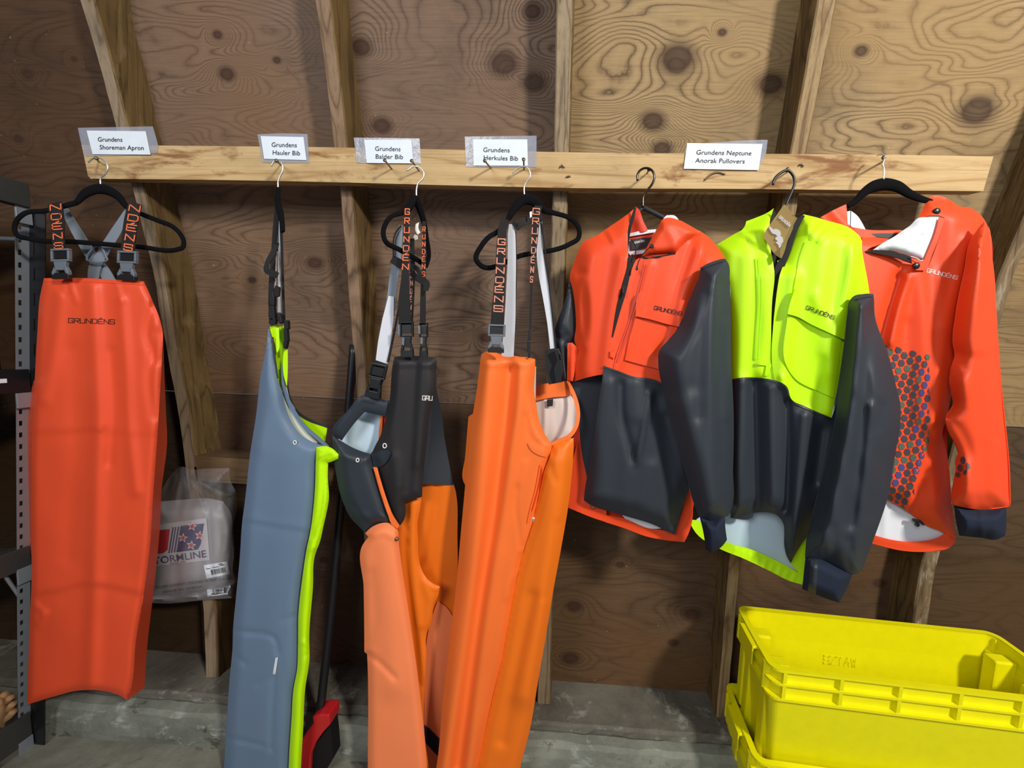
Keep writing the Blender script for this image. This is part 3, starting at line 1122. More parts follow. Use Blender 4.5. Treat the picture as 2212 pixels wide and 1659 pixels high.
# things stored on the rack; the two boxes are added to block light
e1, e2, e4 = edge(797), edge(1177), edge(1534)
CAN = thing('spray_bottle', 'dark bottle with white cap on the rack, cut by the left edge of the frame', 'bottle', (float(e1[0])-.06, .945, float(e1[2])-.012))
prof = [(0, 0), (.03, 0), (.033, .01), (.033, .13), (.026, .15), (.016, .158), (.016, .165), (0, .165)]


def lathe(parent, name, prof, c, mat, seg=24, smooth=True):
    vs, fs = [], []
    for r, z in prof:
        for k in range(seg):
            a = 2*math.pi*k/seg
            vs.append((c[0]+r*math.cos(a), c[1]+r*math.sin(a), c[2]+z))
    for i in range(len(prof)-1):
        for k in range(seg):
            k2 = (k+1) % seg
            fs.append([i*seg+k, i*seg+k2, (i+1)*seg+k2, (i+1)*seg+k])
    return mk(name, vs, fs, mat, parent, smooth)


cl = tuple(CAN.location)
lathe(CAN, 'body', prof, cl, M['darkbin'])
lathe(CAN, 'cap', [(0, .163), (.017, .163), (.018, .18), (.014, .195), (0, .198)], cl, M['ink_white'])
for nm, lb, z, x, y0, y1, h in (('storage_bin', 'dark storage bin on the upper shelf of the steel rack', e1[2]-.012, e1[0]-.12, .35, .86, .26),
                               ('storage_bin', 'dark storage bin on the middle shelf of the steel rack', e2[2]-.012, e2[0]-.10, .3, .94, .28)):
    t = thing(nm, lb, 'bin', (float(x)-.2, (y0+y1)/2, float(z)))
    box(t, 'body', (float(x)-.4, y0, float(z)), (float(x), y1, float(z)+h), M['darkbin'], .01)
    box(t, 'lid', (float(x)-.41, y0-.01, float(z)+h), (float(x)+.01, y1+.01, float(z)+h+.015), M['darkbin'], .004)
GL = thing('work_glove', 'tan leather glove lying low on the rack at the left edge', 'glove', (float(e4[0])-.05, .99, float(e4[2])))
for k, (p, r) in enumerate((([(-14, 1566), (6, 1556), (22, 1544), (29, 1536)], .010), ([(-14, 1548), (6, 1538), (20, 1528), (28, 1520)], .010), ([(-14, 1530), (4, 1522), (16, 1512), (24, 1506)], .0095), ([(-14, 1512), (0, 1506), (12, 1500)], .009))):
    tube(GL, 'finger', [(x, y, 0.942-.002*k, r*(1 if i < 3 else .75)) for i, (x, y) in enumerate(p)], r, M['brown'], 10, 5)
SG = Surf(.948, [(-60, 1490), (-10, 1488), (14, 1500), (20, 1530), (8, 1572), (-60, 1580)], .03, 22, [([(-40, 1530), (10, 1515)], .004, 5, 'r')], .002, .05)
panel(GL, 'palm', SG, [(-60, 1490), (-10, 1488), (14, 1500), (20, 1530), (8, 1572), (-60, 1580)], M['brown'], 0, 5, .012)

# ------------------------------------------------------------ yellow totes


def tote(label, z, du, first=None):
    ang = math.atan2(-.040, .636)
    ux, uy = math.cos(ang), math.sin(ang)
    O = np.array([.512+du*ux, .888+du*uy, z])

    def W(u, v, h):
        return (O[0]+ux*u-uy*v, O[1]+uy*u+ux*v, O[2]+h)
    U, D, H = .69, .235, .30
    t = thing('fish_tote', label, 'tote', W(U/2, D/2, -H), 'nested yellow totes')

    def rr(ins, rad_=.028, n=6):
        r = max(.006, rad_-ins*.5)
        pts = []
        for cx, cy, a0 in ((U-ins-r, ins+r, -90), (U-ins-r, D-ins-r, 0), (ins+r, D-ins-r, 90), (ins+r, ins+r, 180)):
            for k in range(n+1):
                a = rad(a0+90*k/n)
                pts.append((cx+r*math.cos(a), cy+r*math.sin(a)))
        return pts

    def rings(name, spec, par, cap=None, smooth=False, bevel=0):
        vs, fs = [], []
        k = None
        for ins, h in spec:
            p = rr(ins)
            k = len(p)
            vs += [W(u, v, h) for u, v in p]
        for i in range(len(spec)-1):
            for j in range(k):
                j2 = (j+1) % k
                fs.append([i*k+j, (i+1)*k+j, (i+1)*k+j2, i*k+j2])
        if cap is not None:
            fs.append([cap*k+j for j in range(k)])
        return mk(name, vs, fs, M['tote'], par, smooth, 0, bevel)
    sh = rings('shell', [(.016, -.002), (.011, -.002), (.012, -.074), (.013, -.078), (.034, -H), (.038, -H+.004), (.018, -.078), (.015, -.002)], t, 5)
    sh.data.polygons[-1].flip()
    for h0, h1 in ((0, -.006), (-.036, -.041), (-.074, -.080)):
        rings('rim_lip', [(.014, h0), (.0, h0), (.0, h1), (.014, h1)], t)
    for u in [.03 + k*.1265 for k in range(6)]:
        for v0, v1 in ((0.001, .013), (D-.013, D-.001)):
            p = [W(u, v0, -.006), W(u+.008, v0, -.006), W(u+.008, v1, -.006), W(u, v1, -.006)]
            q = [(a, b, c-.07) for a, b, c in p]
            mk('rib', p+q, [(3, 2, 1, 0), (4, 5, 6, 7), (0, 1, 5, 4), (1, 2, 6, 5), (2, 3, 7, 6), (3, 0, 4, 7)], M['tote'], t)
    # ends: stacking steps, grip and corner columns
    for end in (0, 1):
        s = (lambda u: u) if end == 0 else (lambda u: U-u)

        def bx(name, u0, u1, v0, v1, h0, h1, bev=.003):
            a, b = sorted((s(u0), s(u1)))
            p = [W(a, v0, h0), W(b, v0, h0), W(b, v1, h0), W(a, v1, h0), W(a, v0, h1), W(b, v0, h1), W(b, v1, h1), W(a, v1, h1)]
            mk(name, p, [(3, 2, 1, 0), (4, 5, 6, 7), (0, 1, 5, 4), (1, 2, 6, 5), (2, 3, 7, 6), (3, 0, 4, 7)], M['tote'], t, False, 0, bev)
        bx('stacking_step', .016, .068, .150, .185, -.290, -.028, .005)
        bx('stacking_step', .016, .072, .050, .088, -.290, -.030, .005)
        bx('grip', -.012, .016, .075, .165, -.012, -.004)
        bx('grip_lip', -.014, -.010, .075, .165, -.055, -.004, .001)
        bx('corner_column', .014, .034, D-.048, D-.016, -.28, -.040, .005)
        bx('end_rib', .014, .022, D-.030, D-.018, -.06, -.006, .001)
        bx('end_rib', -.004, .014, .030, .038, -.075, -.004, .001)
        bx('end_rib', -.004, .014, D-.040, D-.032, -.075, -.004, .001)
    return t, W, D


t1, W1, D1 = tote('upper bright yellow plastic fish tote with open top at the lower right', .55, 0.0)
tote('lower bright yellow tote under the upper one, only its left end showing', .298, -.016)
# moulded letters seen on the inner back wall
lt = []
vs, fs = [], []
for i, ch in enumerate('SZTAW'):
    for st in STROKES[ch]:
        for a, b in zip(st[:-1], st[1:]):
            a, b = np.array(a), np.array(b)
            d = (b-a)/np.linalg.norm(b-a)
            nn = np.array([-d[1], d[0]])*.11
            o = len(vs)
            for p in (a+nn-d*.1, a-nn-d*.1, b-nn+d*.1, b+nn+d*.1):
                h = -.135+p[1]*.022
                ins = .018+(-.078-h)*(.020/.222)
                vs.append(W1(.245+i*.0185+p[0]*.013, D1-ins-.0012, h))
            fs.append([o, o+1, o+2, o+3])
vv = np.array(vs)
mk('moulded_lettering', vv, orient(vv, fs), M['tote'], t1, False, .0008)

# ============================================================ garments
def across(A, B, Ya, Yb):
    A, B = np.array(A, float), np.array(B, float)

    def f(P):
        x0 = np.interp(P[:, 1], A[:, 1], A[:, 0])
        x1 = np.interp(P[:, 1], B[:, 1], B[:, 0])
        t = np.clip((P[:, 0]-x0)/(x1-x0+1e-6), 0, 1)
        return Ya + (Yb-Ya)*t
    return f


def hanger(label, hook, frames, mat_hook, mat_frame, hook_r=.0018, group='coat hangers along the rail'):
    """hook: px path with Y; frames: list of (path, radius)"""
    root = thing('coat_hanger', label, 'hanger', tuple(pt(hook[len(hook)//2][0], hook[len(hook)//2][1], hook[0][2])), group)
    tube(root, 'hook', hook, hook_r, mat_hook, 8, 2.5)
    for p, r in frames:
        tube(root, 'frame', p, r, mat_frame, 10, 4, .55)
    return root


def Yc(pts, Y):
    return [(p[0], p[1], Y) + tuple(p[2:]) for p in pts]


# ------------------------------------------------------------ apron (far left)
hanger('black velvet hanger with silver hook at the left end, holding the red apron',
       Yc([(191, 351), (197, 345), (205, 341), (214, 341), (224, 346), (232, 357), (232, 368), (226, 377), (219, 383), (218, 405)], .99),
       [([(165, 438, 0.9673, 0.007), (186, 417, 0.9743, 0.011), (218, 408, 0.985, 0.013), (250, 420, 0.985, 0.011), (277, 449, 0.985, 0.007), (305, 462, 0.985, 0.006), (345, 478, 0.985, 0.006), (372, 489, 0.985, 0.006), (389, 505, 0.985, 0.006), (397, 525, 0.985, 0.006), (394, 535, 0.985, 0.006), (386, 538, 0.985, 0.006), (300, 533, 0.985, 0.006), (170, 523, 0.969, 0.006), (60, 515, 0.935, 0.006), (37, 508, 0.935, 0.006), (32, 497, 0.935, 0.006), (37, 475, 0.935, 0.006), (50, 463, 0.935, 0.006), (100, 455, 0.9457, 0.006), (165, 438, 0.9673, 0.007)], .006)],
       M['chrome'], M['velvet'])
AP = thing('bib_apron', 'long red orange waterproof bib apron hanging at the left end of the rail', 'apron', tuple(pt(205, 640, .95)))
front = [(95, 601), (150, 600), (230, 603), (311, 608), (329, 649), (348, 699), (351, 714), (350, 768), (345, 860), (340, 940), (329, 1100), (326, 1155), (310, 1286), (294, 1381), (280, 1496), (274, 1511), (250, 1499), (218, 1492), (167, 1492), (119, 1504), (59, 1522), (61, 1440), (63.5, 1357), (68, 1254), (67, 1140), (68, 1000), (70, 925), (73, 862), (77, 781), (81, 712), (86, 643)]
af = [([(200, 620), (206, 760), (212, 900), (210, 1050), (206, 1200), (202, 1340), (196, 1490)], .010, 17, 'r'),
      ([(262, 650), (272, 780), (280, 930), (294, 1060)], .007, 13, 'r'), ([(130, 640), (120, 740), (95, 860)], .006, 16, 'r'),
      ([(240, 760), (245, 900), (236, 1000)], -.004, 10, 'r'), ([(160, 760), (165, 960), (150, 1200)], -.004, 22, 'r'),
      ([(72, 934), (140, 932), (205, 928)], -.0016, 5, 's'), ([(210, 932), (280, 938), (340, 938)], -.0008, 5, 's'),
      ([(74, 1284), (120, 1277), (180, 1263), (240, 1268), (310, 1284)], -.0022, 5, 's'),
      ([(75, 1340), (100, 1322)], .003, 6, 'r'), ([(70, 1300), (95, 1330), (85, 1350)], .003, 6, 'r'), ([(330, 660), (318, 720), (335, 780)], -.006, 9, 'r'),
      ([(95, 607), (200, 609), (311, 615)], -.001, 3, 's'), ([(340, 720), (322, 820), (332, 900)], -.005, 10, 'r'), ([(150, 604), (165, 650)], .003, 5, 'r'), ([(250, 606), (262, 650)], .003, 5, 'r'), ([(118, 604), (140, 640), (150, 610)], -.002, 4, 'r')]
SA = Surf(.965, front, .010, 14, af, .0012, .02, 1)
FR = panel(AP, 'front_panel', SA, front, M['apron'], 0, 6)
redge = [(351, 714), (350, 768), (345, 860), (340, 940), (329, 1100), (326, 1155), (310, 1286), (294, 1381), (280, 1496), (276, 1511)]
rout = [(352, 714), (356, 831), (359, 900), (361, 950), (354, 1019), (351, 1040), (345.5, 1139), (334, 1258), (318, 1397), (312, 1484)]
panel(AP, 'side_panel', Surf(across(redge, rout, .967, 1.03), None, 0, 1, [], .001), redge[:-1] + [(277, 1511), (296, 1498)] + rout[::-1], M['apron'], 0, 6)
ledge = [(74, 850), (70, 925), (68, 1000), (67, 1140), (68, 1200)]
lout = [(71, 822), (62, 850), (56, 881), (51, 925), (52, 980), (53, 1003), (57.6, 1060), (61, 1119), (66, 1190)]
panel(AP, 'side_panel', Surf(across(sorted(ledge, key=lambda p: p[1]), sorted(lout, key=lambda p: p[1]), .967, 1.02), None, 0, 1, [], .0008), [(76, 822)] + ledge + lout[::-1], M['apron'], 0, 6)
strokes_mesh(FR, 'logo', logo_line('GRUNDeNS', (147.5, 697), (247, 700), 9.5), .62, SA, M['ink'], .0008)
ribbon(FR, 'hem_stitching', [(93, 608, 1, 0), (200, 609, 1, 0), (312, 615, 1, 0)], M['apron'], .0004, SA, .0012)
for x0, w0, x1, w1, y1, ltr0, ltr1 in ((119, 31, 127, 26, 545, (120, 446), (127, 541)), (291, 30, 274, 30, 550, (290, 452), (275, 545))):
    st = ribbon(AP, 'strap', [(x0-(2 if x0 < 200 else -4), 438, w0*.9, .970 if x0 < 200 else .985), (x0, 447, w0, .940 if x0 < 200 else .966), (x1, y1, w1, .940 if x0 < 200 else .956)], M['strap'], .0016, None, 0, 6, .001)
    fy = Flat(.939) if x0 < 200 else Flat((lambda P: np.interp(P[:, 1], [447, 550], [.966, .956])-.001))
    strokes_mesh(st, 'strap_lettering', strap_letters('NDeNS', (ltr0[0]-(ltr1[0]-ltr0[0])*.16, ltr0[1]-(ltr1[1]-ltr0[1])*.16+ (6 if x0 < 200 else 2)), ltr1, (23, 18)), 1.15, fy, M['letter'], .0012)
buckle(AP, 127.5, 536, 40, 66, .934, M['greyplastic'], M['blackplastic'], -.03)
buckle(AP, 273, 541, 41, 64, .948, M['greyplastic'], M['blackplastic'], .04)
ribbon(AP, 'back_strap', [(138, 452, 15, .99), (165, 500, 21, .995), (200, 556, 24, 1.0), (224, 586, 24, 1.0), (240, 612, 24, 1.0)], M['strapgray'], .0015)
ribbon(AP, 'back_strap', [(276, 455, 14, .99), (250, 500, 22, .992), (222, 545, 24, .994), (204, 578, 26, .995), (200, 612, 22, .995)], M['strapgray'], .0015)
tube(AP, 'cross_ring', Yc([(206, 532), (188, 556), (188, 562), (194, 564), (226, 565), (232, 561), (230, 555), (213, 532), (206, 532)], .985), .0022, M['greyplastic'], 8, 2, None, 120)

# ------------------------------------------------------------ slate grey bib with yellow edge
hanger('black hanger seen edge on, silver hook, carrying the slate grey bib',
       Yc([(586, 359), (590, 352), (595, 346), (603, 348), (610, 356), (610.5, 369), (604, 383), (601, 393), (601, 410)], .99),
       [([(601, 405, .99, .005), (600.5, 440, .985, .008), (605, 458, .97, .009), (609, 478, .95, .007), (611, 500, .93, .006)], .006), ([(600, 440, .99, .007), (597, 480, 1.01, .006), (594, 525, 1.02, .006), (600, 540, 1.01, .005)], .006)],
       M['chrome'], M['velvet'])
HB = thing('bib_overalls', 'slate grey bib overalls with bright yellow edge, hanging edge on', 'bib overalls', tuple(pt(590, 760, .95)), 'bib overalls hanging from the rail')
SH0 = Surf(.95, None, 0, 1, [], 0)
ribbon(HB, 'strap', [(598, 441, 9, .985), (594, 500, 11, .98), (590, 560, 11, .97), (587, 600, 12, .96), (585, 640, 11, .955), (586, 690, 10, .95)], M['strap'])
ribbon(HB, 'back_strap', [(594, 530, 5, .975), (592.5, 580, 7, .968), (591, 622, 7, .962)], M['strapwhite'])
ribbon(HB, 'back_strap', [(602, 470, 5, .985), (603.5, 560, 5, .98), (603, 675, 6, .965)], M['strapwhite'])
ribbon(HB, 'strap', [(606, 470, 6, .975), (609, 560, 5, .968), (611.5, 640, 5, .96), (613, 694, 6, .955)], M['strap'])
ribbon(HB, 'strap_loose_end', [(600, 524, 7, .968), (588, 548, 12, .955), (576, 572, 10, .945), (575, 583, 12, .94), (588, 590, 15, .94), (600, 596, 14, .945)], M['strap'])
prism(HB, 'strap_keeper', [[(594, 616), (603, 620), (602, 640), (595, 642), (589, 638)]], .945, .006, M['strap'], .001)
prism(HB, 'buckle', [[(581, 631), (589, 629), (592, 645), (592, 660), (584, 660), (579, 645)], [(580, 660), (591, 660), (593, 690), (584, 692), (579, 684)], [(580, 686), (595, 688), (594, 700), (586, 704), (580, 699)]], .942, .010, M['blackplastic'], .0015)
prism(HB, 'buckle', [[(597, 674), (605, 678), (609, 697), (603, 700), (598, 690)], [(613, 691), (621, 692), (622, 711), (613, 712)], [(612, 711), (619, 711), (621, 738), (613, 740)], [(611, 738), (620, 739), (616, 754), (611, 752)]], .940, .010, M['blackplastic'], .0015)
gray = [(580, 705), (583, 721), (590, 768), (597.6, 815), (608.5, 849), (618, 887), (633.6, 921), (652, 943), (681, 958), (706, 964), (708, 975), (690, 985), (685, 1000), (681, 1060), (676, 1107), (670.6, 1147), (662, 1188), (654, 1242), (645, 1322), (643.7, 1397), (642, 1444), (633.6, 1491), (630, 1548), (625, 1626), (621, 1720), (480, 1720), (484, 1659), (488.6, 1589), (497, 1461), (503, 1400), (504, 1363), (510.6, 1289), (519, 1201), (524, 1127), (530, 1081), (541, 981), (553.7, 899), (564.6, 805), (575.6, 746)]
gf = [([(528, 1123), (590, 1134), (668, 1146)], -.0016, 3, 's'), ([(503, 1362), (545, 1367), (594, 1381), (600, 1412)], -.004, 5, 'r'), ([(592, 1460), (588, 1530), (585, 1620)], -.004, 5, 'r'),
      ([(488, 1594), (530, 1602), (568, 1611)], -.003, 5, 'r'), ([(505, 1415), (530, 1434)], -.003, 5, 'r'), ([(556, 1480), (580, 1466)], -.002, 4, 'r'), ([(600, 800), (585, 900), (560, 960)], .004, 20, 'r'),
      ([(630, 1000), (600, 1300), (570, 1600)], .006, 40, 'r'), ([(610, 1340), (640, 1330)], -.002, 5, 'r')]
SH = Surf(.955, gray, .016, 24, gf, .0012, .02, 2)
GB = panel(HB, 'leg_panel', SH, gray, M['gray'], 0, 6)
panel(HB, 'rear_leg_panel', Surf(.962, gray, -.03, 40, []), gray, M['gray'], 0, 14)
yb = [(706, 964), (716, 968), (732, 982), (731, 991), (709, 998), (708, 1025), (710, 1081), (705.4, 1107), (699, 1135), (692, 1167), (680, 1201), (676, 1268), (668, 1376), (668.5, 1423), (659, 1491), (655, 1572), (650, 1659), (647, 1720), (619, 1720), (623.5, 1659), (625, 1626), (630, 1548), (633.6, 1491), (642, 1444), (643.7, 1397), (645, 1322), (654, 1242), (662, 1188), (670.6, 1147), (676, 1107), (680, 1060), (682, 1000), (683, 966)]
SY = Surf(.945, yb, .014, 12, [([(698, 1000), (696, 1060), (688, 1120), (676, 1160)], -.007, 5, 'r'), ([(664, 1186), (690, 1180)], .003, 5, 'r'), ([(648, 1385), (668, 1392)], .003, 5, 'r'), ([(648, 1420), (668, 1412)], -.002, 4, 'r')], .001, .04, 6)
panel(HB, 'yellow_edge', SY, yb, M['yellow'], .003, 5)
tab = [(684, 966), (706, 964), (718, 969), (732, 982), (731, 991), (710, 999), (683, 996)]
panel(HB, 'yellow_tab', Surf(.938, tab, .008, 8, [([(690, 985), (712, 978), (722, 972)], .004, 5, 'r')]), tab, M['yellow'], .004, 4)
panel(HB, 'lining', Surf(.968, None, 0, 1, [], .0006), [(602, 830), (609, 849), (613, 838), (622, 870), (640, 905), (662, 933), (686, 956), (681, 960), (652, 945), (633, 923), (617, 889)], M['cream'], 0, 5)
ribbon(HB, 'binding', [(609, 790, 4, .96), (613, 838, 6, .962), (630, 881, 8, .964), (656, 920, 8, .962), (690, 950, 8, .957), (708, 966, 6, .95)], M['gray'], .002)
panel(HB, 'bib_top', Surf(.958, None, 0, 1, [([(596, 712), (598, 760)], .003, 6, 'r')], .001), [(582, 706), (602, 703.5), (603, 727), (601.5, 757), (597.5, 763), (594, 742), (587, 724)], M['yellow'], .002, 4)
panel(HB, 'bib_lining', Surf(.975, None, 0, 1, [], .001), [(596, 706), (612, 703), (616, 740), (611, 790), (611, 846), (604, 832), (598, 812), (592, 770)], M['yellow'], 0, 4)
ribbon(HB, 'zip_edge', [(589, 728, 3, .948), (593, 770, 3.5, .950), (600, 818, 3, .952)], M['shelfdark'], .001)
panel(HB, 'bib_front_edge', Surf(.955, None, 0, 1, [], .0006), [(613, 757), (621, 755), (621, 800), (619.5, 834), (613, 812), (611, 783)], M['yellow'], 0, 4)
ribbon(HB, 'back_binding', [(619, 820, 3, .985), (624, 855, 4, .99), (640, 888, 5.5, 1.0), (672, 910, 7, 1.01), (706, 922, 6, 1.015)], M['shelfdark'], .002)
ribbon(HB, 'back_lining', [(618, 836, 2, .984), (624, 862, 3, .988), (636, 884, 3, .996)], M['cream'], .001)
panel(HB, 'rear_yellow_panel', Surf(1.0, None, 0, 1, [], .001), [(640, 896), (660, 908), (706, 925), (703, 952), (697, 957), (676, 940), (655, 920)], M['yellow'], 0, 5)


def eyelet(par, cx, cy, surf, r=5.0, mat='ink_white', sy=1.3):
    c = pt(cx, cy, float(surf.Y([(cx, cy)])[0]) - .0025)
    P = [(cx + r*.62*math.cos(a), cy + r*.62*sy*math.sin(a)) for a in np.linspace(0, 2*math.pi, 17)]
    tube(par, 'eyelet', [(x, y, c[1]) for x, y in P], .0014, M[mat], 6, 2, None, 200)


eyelet(HB, 637, 956, SH, 5)
panel(GB, 'reflective_mark', SH, [(595, 1421), (600.5, 1420), (595, 1457), (589, 1456)], M['strapwhite'], .002, 4, .0004)
ribbon(GB, 'seam', [(690, 968, 1.6, 0), (679, 1025, 1.6, 0), (675, 1103, 1.6, 0), (669, 1150, 1.6, 0)], M['gray'], .0006, SH, .0016)

# ------------------------------------------------------------ black and orange bib (hangs turned)
hanger('black velvet hanger turned sideways with silver hook, carrying the black and orange bib',
       Yc([(878, 368), (882, 367), (891, 360), (905, 361), (915, 371), (914, 385), (903, 397), (900, 408), (899.5, 424)], .985),
       [([(899.5, 424, .985, .006), (893, 432, .98, .009), (886, 444, .97, .010), (878, 455, .96, .008), (867, 460, .95, .006), (845, 468, .93, .006), (836, 478, .92, .006), (828, 506, .915, .006), (832, 520, .915, .006), (864, 540, .94, .006), (908, 566, .98, .006), (920, 575, 1.0, .006), (925, 560, 1.01, .006), (921, 512, 1.01, .006), (916, 482, 1.005, .007), (908, 455, .995, .008), (901, 436, .987, .009), (899.5, 426, .985, .006)], .006)],
       M['chrome'], M['velvet'])
BB = thing('bib_overalls', 'black topped bib overalls with salmon orange legs, second bib from the left', 'bib overalls', tuple(pt(880, 780, .95)), 'bib overalls hanging from the rail')
fstr = [(880, 450, 11, .955), (877.5, 500, 13, .935), (877, 560, 15, .928), (875, 603, 17, .925), (873, 650, 25, .925), (875, 702, 28, .925)]
st = ribbon(BB, 'strap', fstr, M['strap'], .0016)
fy = Flat(lambda P: np.interp(P[:, 1], [450, 500, 560, 700], [.955, .935, .928, .925]))
strokes_mesh(st, 'strap_lettering', strap_letters('GRUNDeNS', (880, 447), (875, 606), (9, 13.5)), .95, fy, M['letter'], .0014)
s2 = [(916, 478, 8, .985), (915.5, 540, 9, .965), (914.5, 600, 10, .955), (913.5, 650, 12, .95), (913, 702, 12, .95)]
st = ribbon(BB, 'strap', s2, M['strap'], .0016)
fy = Flat(lambda P: np.interp(P[:, 1], [478, 540, 600, 702], [.985, .965, .955, .95]))
strokes_mesh(st, 'strap_lettering', strap_letters('RUNDeNS', (916, 487), (914.5, 600), (5, 6.5)), .7, fy, M['letter'], .0014)
ribbon(BB, 'back_strap', [(866, 486, 8, .99), (861, 520, 16, .985), (858, 556, 17, .98), (851, 596, 18, .975), (846, 640, 19, .968), (840, 680, 22, .96)], M['strapgray'], .0016)
ribbon(BB, 'back_strap', [(845, 640, 12, .964), (838, 690, 24, .957), (830, 740, 27, .952), (824, 784, 26, .95)], M['strapwhite'], .0016)
ribbon(BB, 'strap_edge', [(870, 610, 3, .955), (862, 660, 4, .95), (847, 740, 4, .946), (838, 782, 5, .945)], M['strap'], .0012)
ribbon(BB, 'strap_edge', [(867, 487, 3, .985), (856, 500, 3, .98), (849, 560, 3, .972)], M['strap'], .0012)
mid = ribbon(BB, 'back_strap', [(890, 515, 9, .99), (891, 580, 10, .98), (890, 640, 9, .97), (887, 700, 9, .96)], M['strap'], .0016)
strokes_mesh(mid, 'strap_lettering', strap_letters('UNDeNS', (890, 586), (885.5, 690), (4.5, 3)), .6, Flat(lambda P: np.interp(P[:, 1], [515, 580, 640, 700], [.99, .98, .97, .96])), M['letter2'], .0014)
ribbon(BB, 'strap_keeper', [(846, 559, 17, .955), (858, 566, 19, .952), (869, 573, 20, .952)], M['strap'], .002)
ribbon(BB, 'strap_loose_end', [(888, 588, 12, .955), (900, 600, 14, .945), (912, 606, 16, .94), (920, 612, 16, .935), (919, 628, 9, .935)], M['strap'], .002)
ribbon(BB, 'strap_loose_end', [(888, 572, 8, .968), (900, 580, 10, .955), (909, 596, 8, .95)], M['strap'], .002)
panel(BB, 'fibre_tag', Flat(.965), [(898, 484), (905, 480), (904, 494), (908, 502), (902, 507), (897, 497)], M['ink_white'], 0, 4, .0006)
panel(BB, 'fibre_tag', Flat(.966), [(896, 506), (902, 509), (903, 516), (897, 519), (893, 512)], M['ink_white'], 0, 4, .0006)
buckle(BB, 877, 694, 29, 78, .918, M['blackplastic'], M['blackplastic'], -.02)
buckle(BB, 914, 696, 18, 76, .943, M['blackplastic'], M['blackplastic'], .0)
prism(BB, 'buckle_clip', [[(860, 700), (863, 702), (863, 724), (859, 722)], [(903, 702), (907, 704), (907, 722), (904, 720)], [(909, 728), (913, 730), (912, 744), (908, 742)], [(869, 728), (873, 730), (872, 746), (868, 744)]], .914, .004, M['greyplastic'])  # grey slivers: highlights on the black buckles, put in as colour
ribbon(BB, 'strap', [(824, 782, 27, .945), (818, 800, 30, .94), (812, 830, 26, .938), (806, 860, 34, .94)], M['strap'], .002)
buckle(BB, 819, 786, 35, 76, .928, M['blackplastic'], M['blackplastic'], .22)
# white inside of the far hip
panel(BB, 'lining', Surf(.995, None, 0, 1, [([(770, 900), (755, 960)], .006, 10, 'r'), ([(812, 900), (806, 970)], -.004, 8, 'r')], .001), [(786, 886), (838, 894), (830, 930), (815, 960), (800, 982), (792, 982), (760, 966), (730, 950)], M['pale'], 0, 5)
band = [(774, 859), (786, 852), (810, 858), (838, 866), (840, 870), (836, 899), (822, 897), (788, 890), (771, 908), (748, 938), (738, 952), (719, 938), (718, 926), (730, 908), (752, 886)]
panel(BB, 'waistband_back', Surf(.955, band, .005, 12, [([(772, 862), (745, 900), (726, 932)], .004, 8, 'r')], .001), band, M['black'], 0, 5)
panel(BB, 'orange_facing', Flat(.972), [(822, 898), (827, 899), (824, 934), (820, 950), (817, 956), (819, 925)], M['lorange'], 0, 5)
panel(BB, 'orange_facing', Flat(.978), [(827, 899), (834, 900), (828, 926), (822, 945), (824, 930)], M['orange_dark'], 0, 5)
# front bib
bibf = [(852, 771), (880, 768), (905, 769), (943, 772), (943, 800), (942, 839), (932, 880), (923, 950), (916, 1010), (913, 1044), (912, 1073), (893, 1079), (875, 1085), (876, 1100), (876, 1112), (871, 1124), (863.5, 1135), (851, 1116), (832, 1060), (816, 1015), (804, 980), (809, 966), (820, 945), (830, 916), (838, 885), (842.5, 858), (845, 820), (848, 790)]
bfold = [([(862, 780), (858, 860), (850, 930), (860, 1050)], .006, 14, 'r'), ([(898, 775), (894, 860), (890, 960), (880, 1060)], -.006, 12, 'r'), ([(915, 780), (905, 900), (900, 1000)], .006, 12, 'r'), ([(851, 792), (900, 791), (943, 794)], -.0012, 3, 's'), ([(850, 990), (860, 1080)], .004, 14, 'r')]
SBB = Surf(.945, bibf, .016, 20, bfold, .001, .02, 4)
FB = panel(BB, 'front_bib', SBB, bibf, M['charcoal'], 0, 5)
rear = [(940, 800), (943, 839), (952.6, 884), (960, 944), (970, 1000), (980, 1048), (946, 1046), (908, 1045), (912, 980), (925, 900)]
panel(BB, 'side_panel', Surf(across([(938, 800), (923, 950), (912, 1045)], [(943, 800), (960, 944), (980, 1048)], .955, 1.0), None, 0, 1, [], .001), rear, M['black'], 0, 5)
strokes_mesh(FB, 'logo', logo_line('GRU', (912.5, 864), (933.5, 865), 9), .7, SBB, M['ink_white'], .0016)
hip = [(717, 937), (724, 945), (738, 953), (760, 966), (782, 975), (795, 979), (801, 981), (806, 1000), (822, 1050), (836, 1095), (844, 1133), (813, 1132), (800, 1141), (788, 1151), (775, 1137), (760, 1122), (743, 1090), (733, 1060), (729, 1041), (722, 1000), (719, 968)]
SHP = Surf(.945, hip, .022, 30, [([(770, 1110), (800, 1120), (840, 1118)], .004, 8, 'r'), ([(740, 985), (790, 990)], .003, 9, 'r'), ([(760, 1090), (790, 1130)], -.004, 6, 'r')], .0014, .03, 7)
HP = panel(BB, 'hip_panel', SHP, hip, M['black'], 0, 5)
panel(BB, 'hip_tab', SBB, [(801, 980), (822, 974), (840, 972), (844, 980), (836, 996), (822, 1008), (808, 1010)], M['black'], .006, 5)
eyelet(BB, 831, 963, SBB, 6)
eyelet(BB, 772.5, 994, SHP, 5)
panel(BB, 'fly_facing', Surf(.93, None, 0, 1, [([(814, 1020), (838, 1110)], .003, 3, 'r')], .0004), [(806, 1009), (814.5, 1010), (822, 1036), (836, 1080), (848, 1112), (863, 1136), (858, 1142), (846, 1132), (838, 1112), (822, 1066)], M['lorange'], 0, 4)
panel(BB, 'fly_gap', Flat(.958), [(812, 1010), (826, 1030), (842, 1085), (862, 1128), (852, 1120), (836, 1090)], M['ink'], 0, 5)
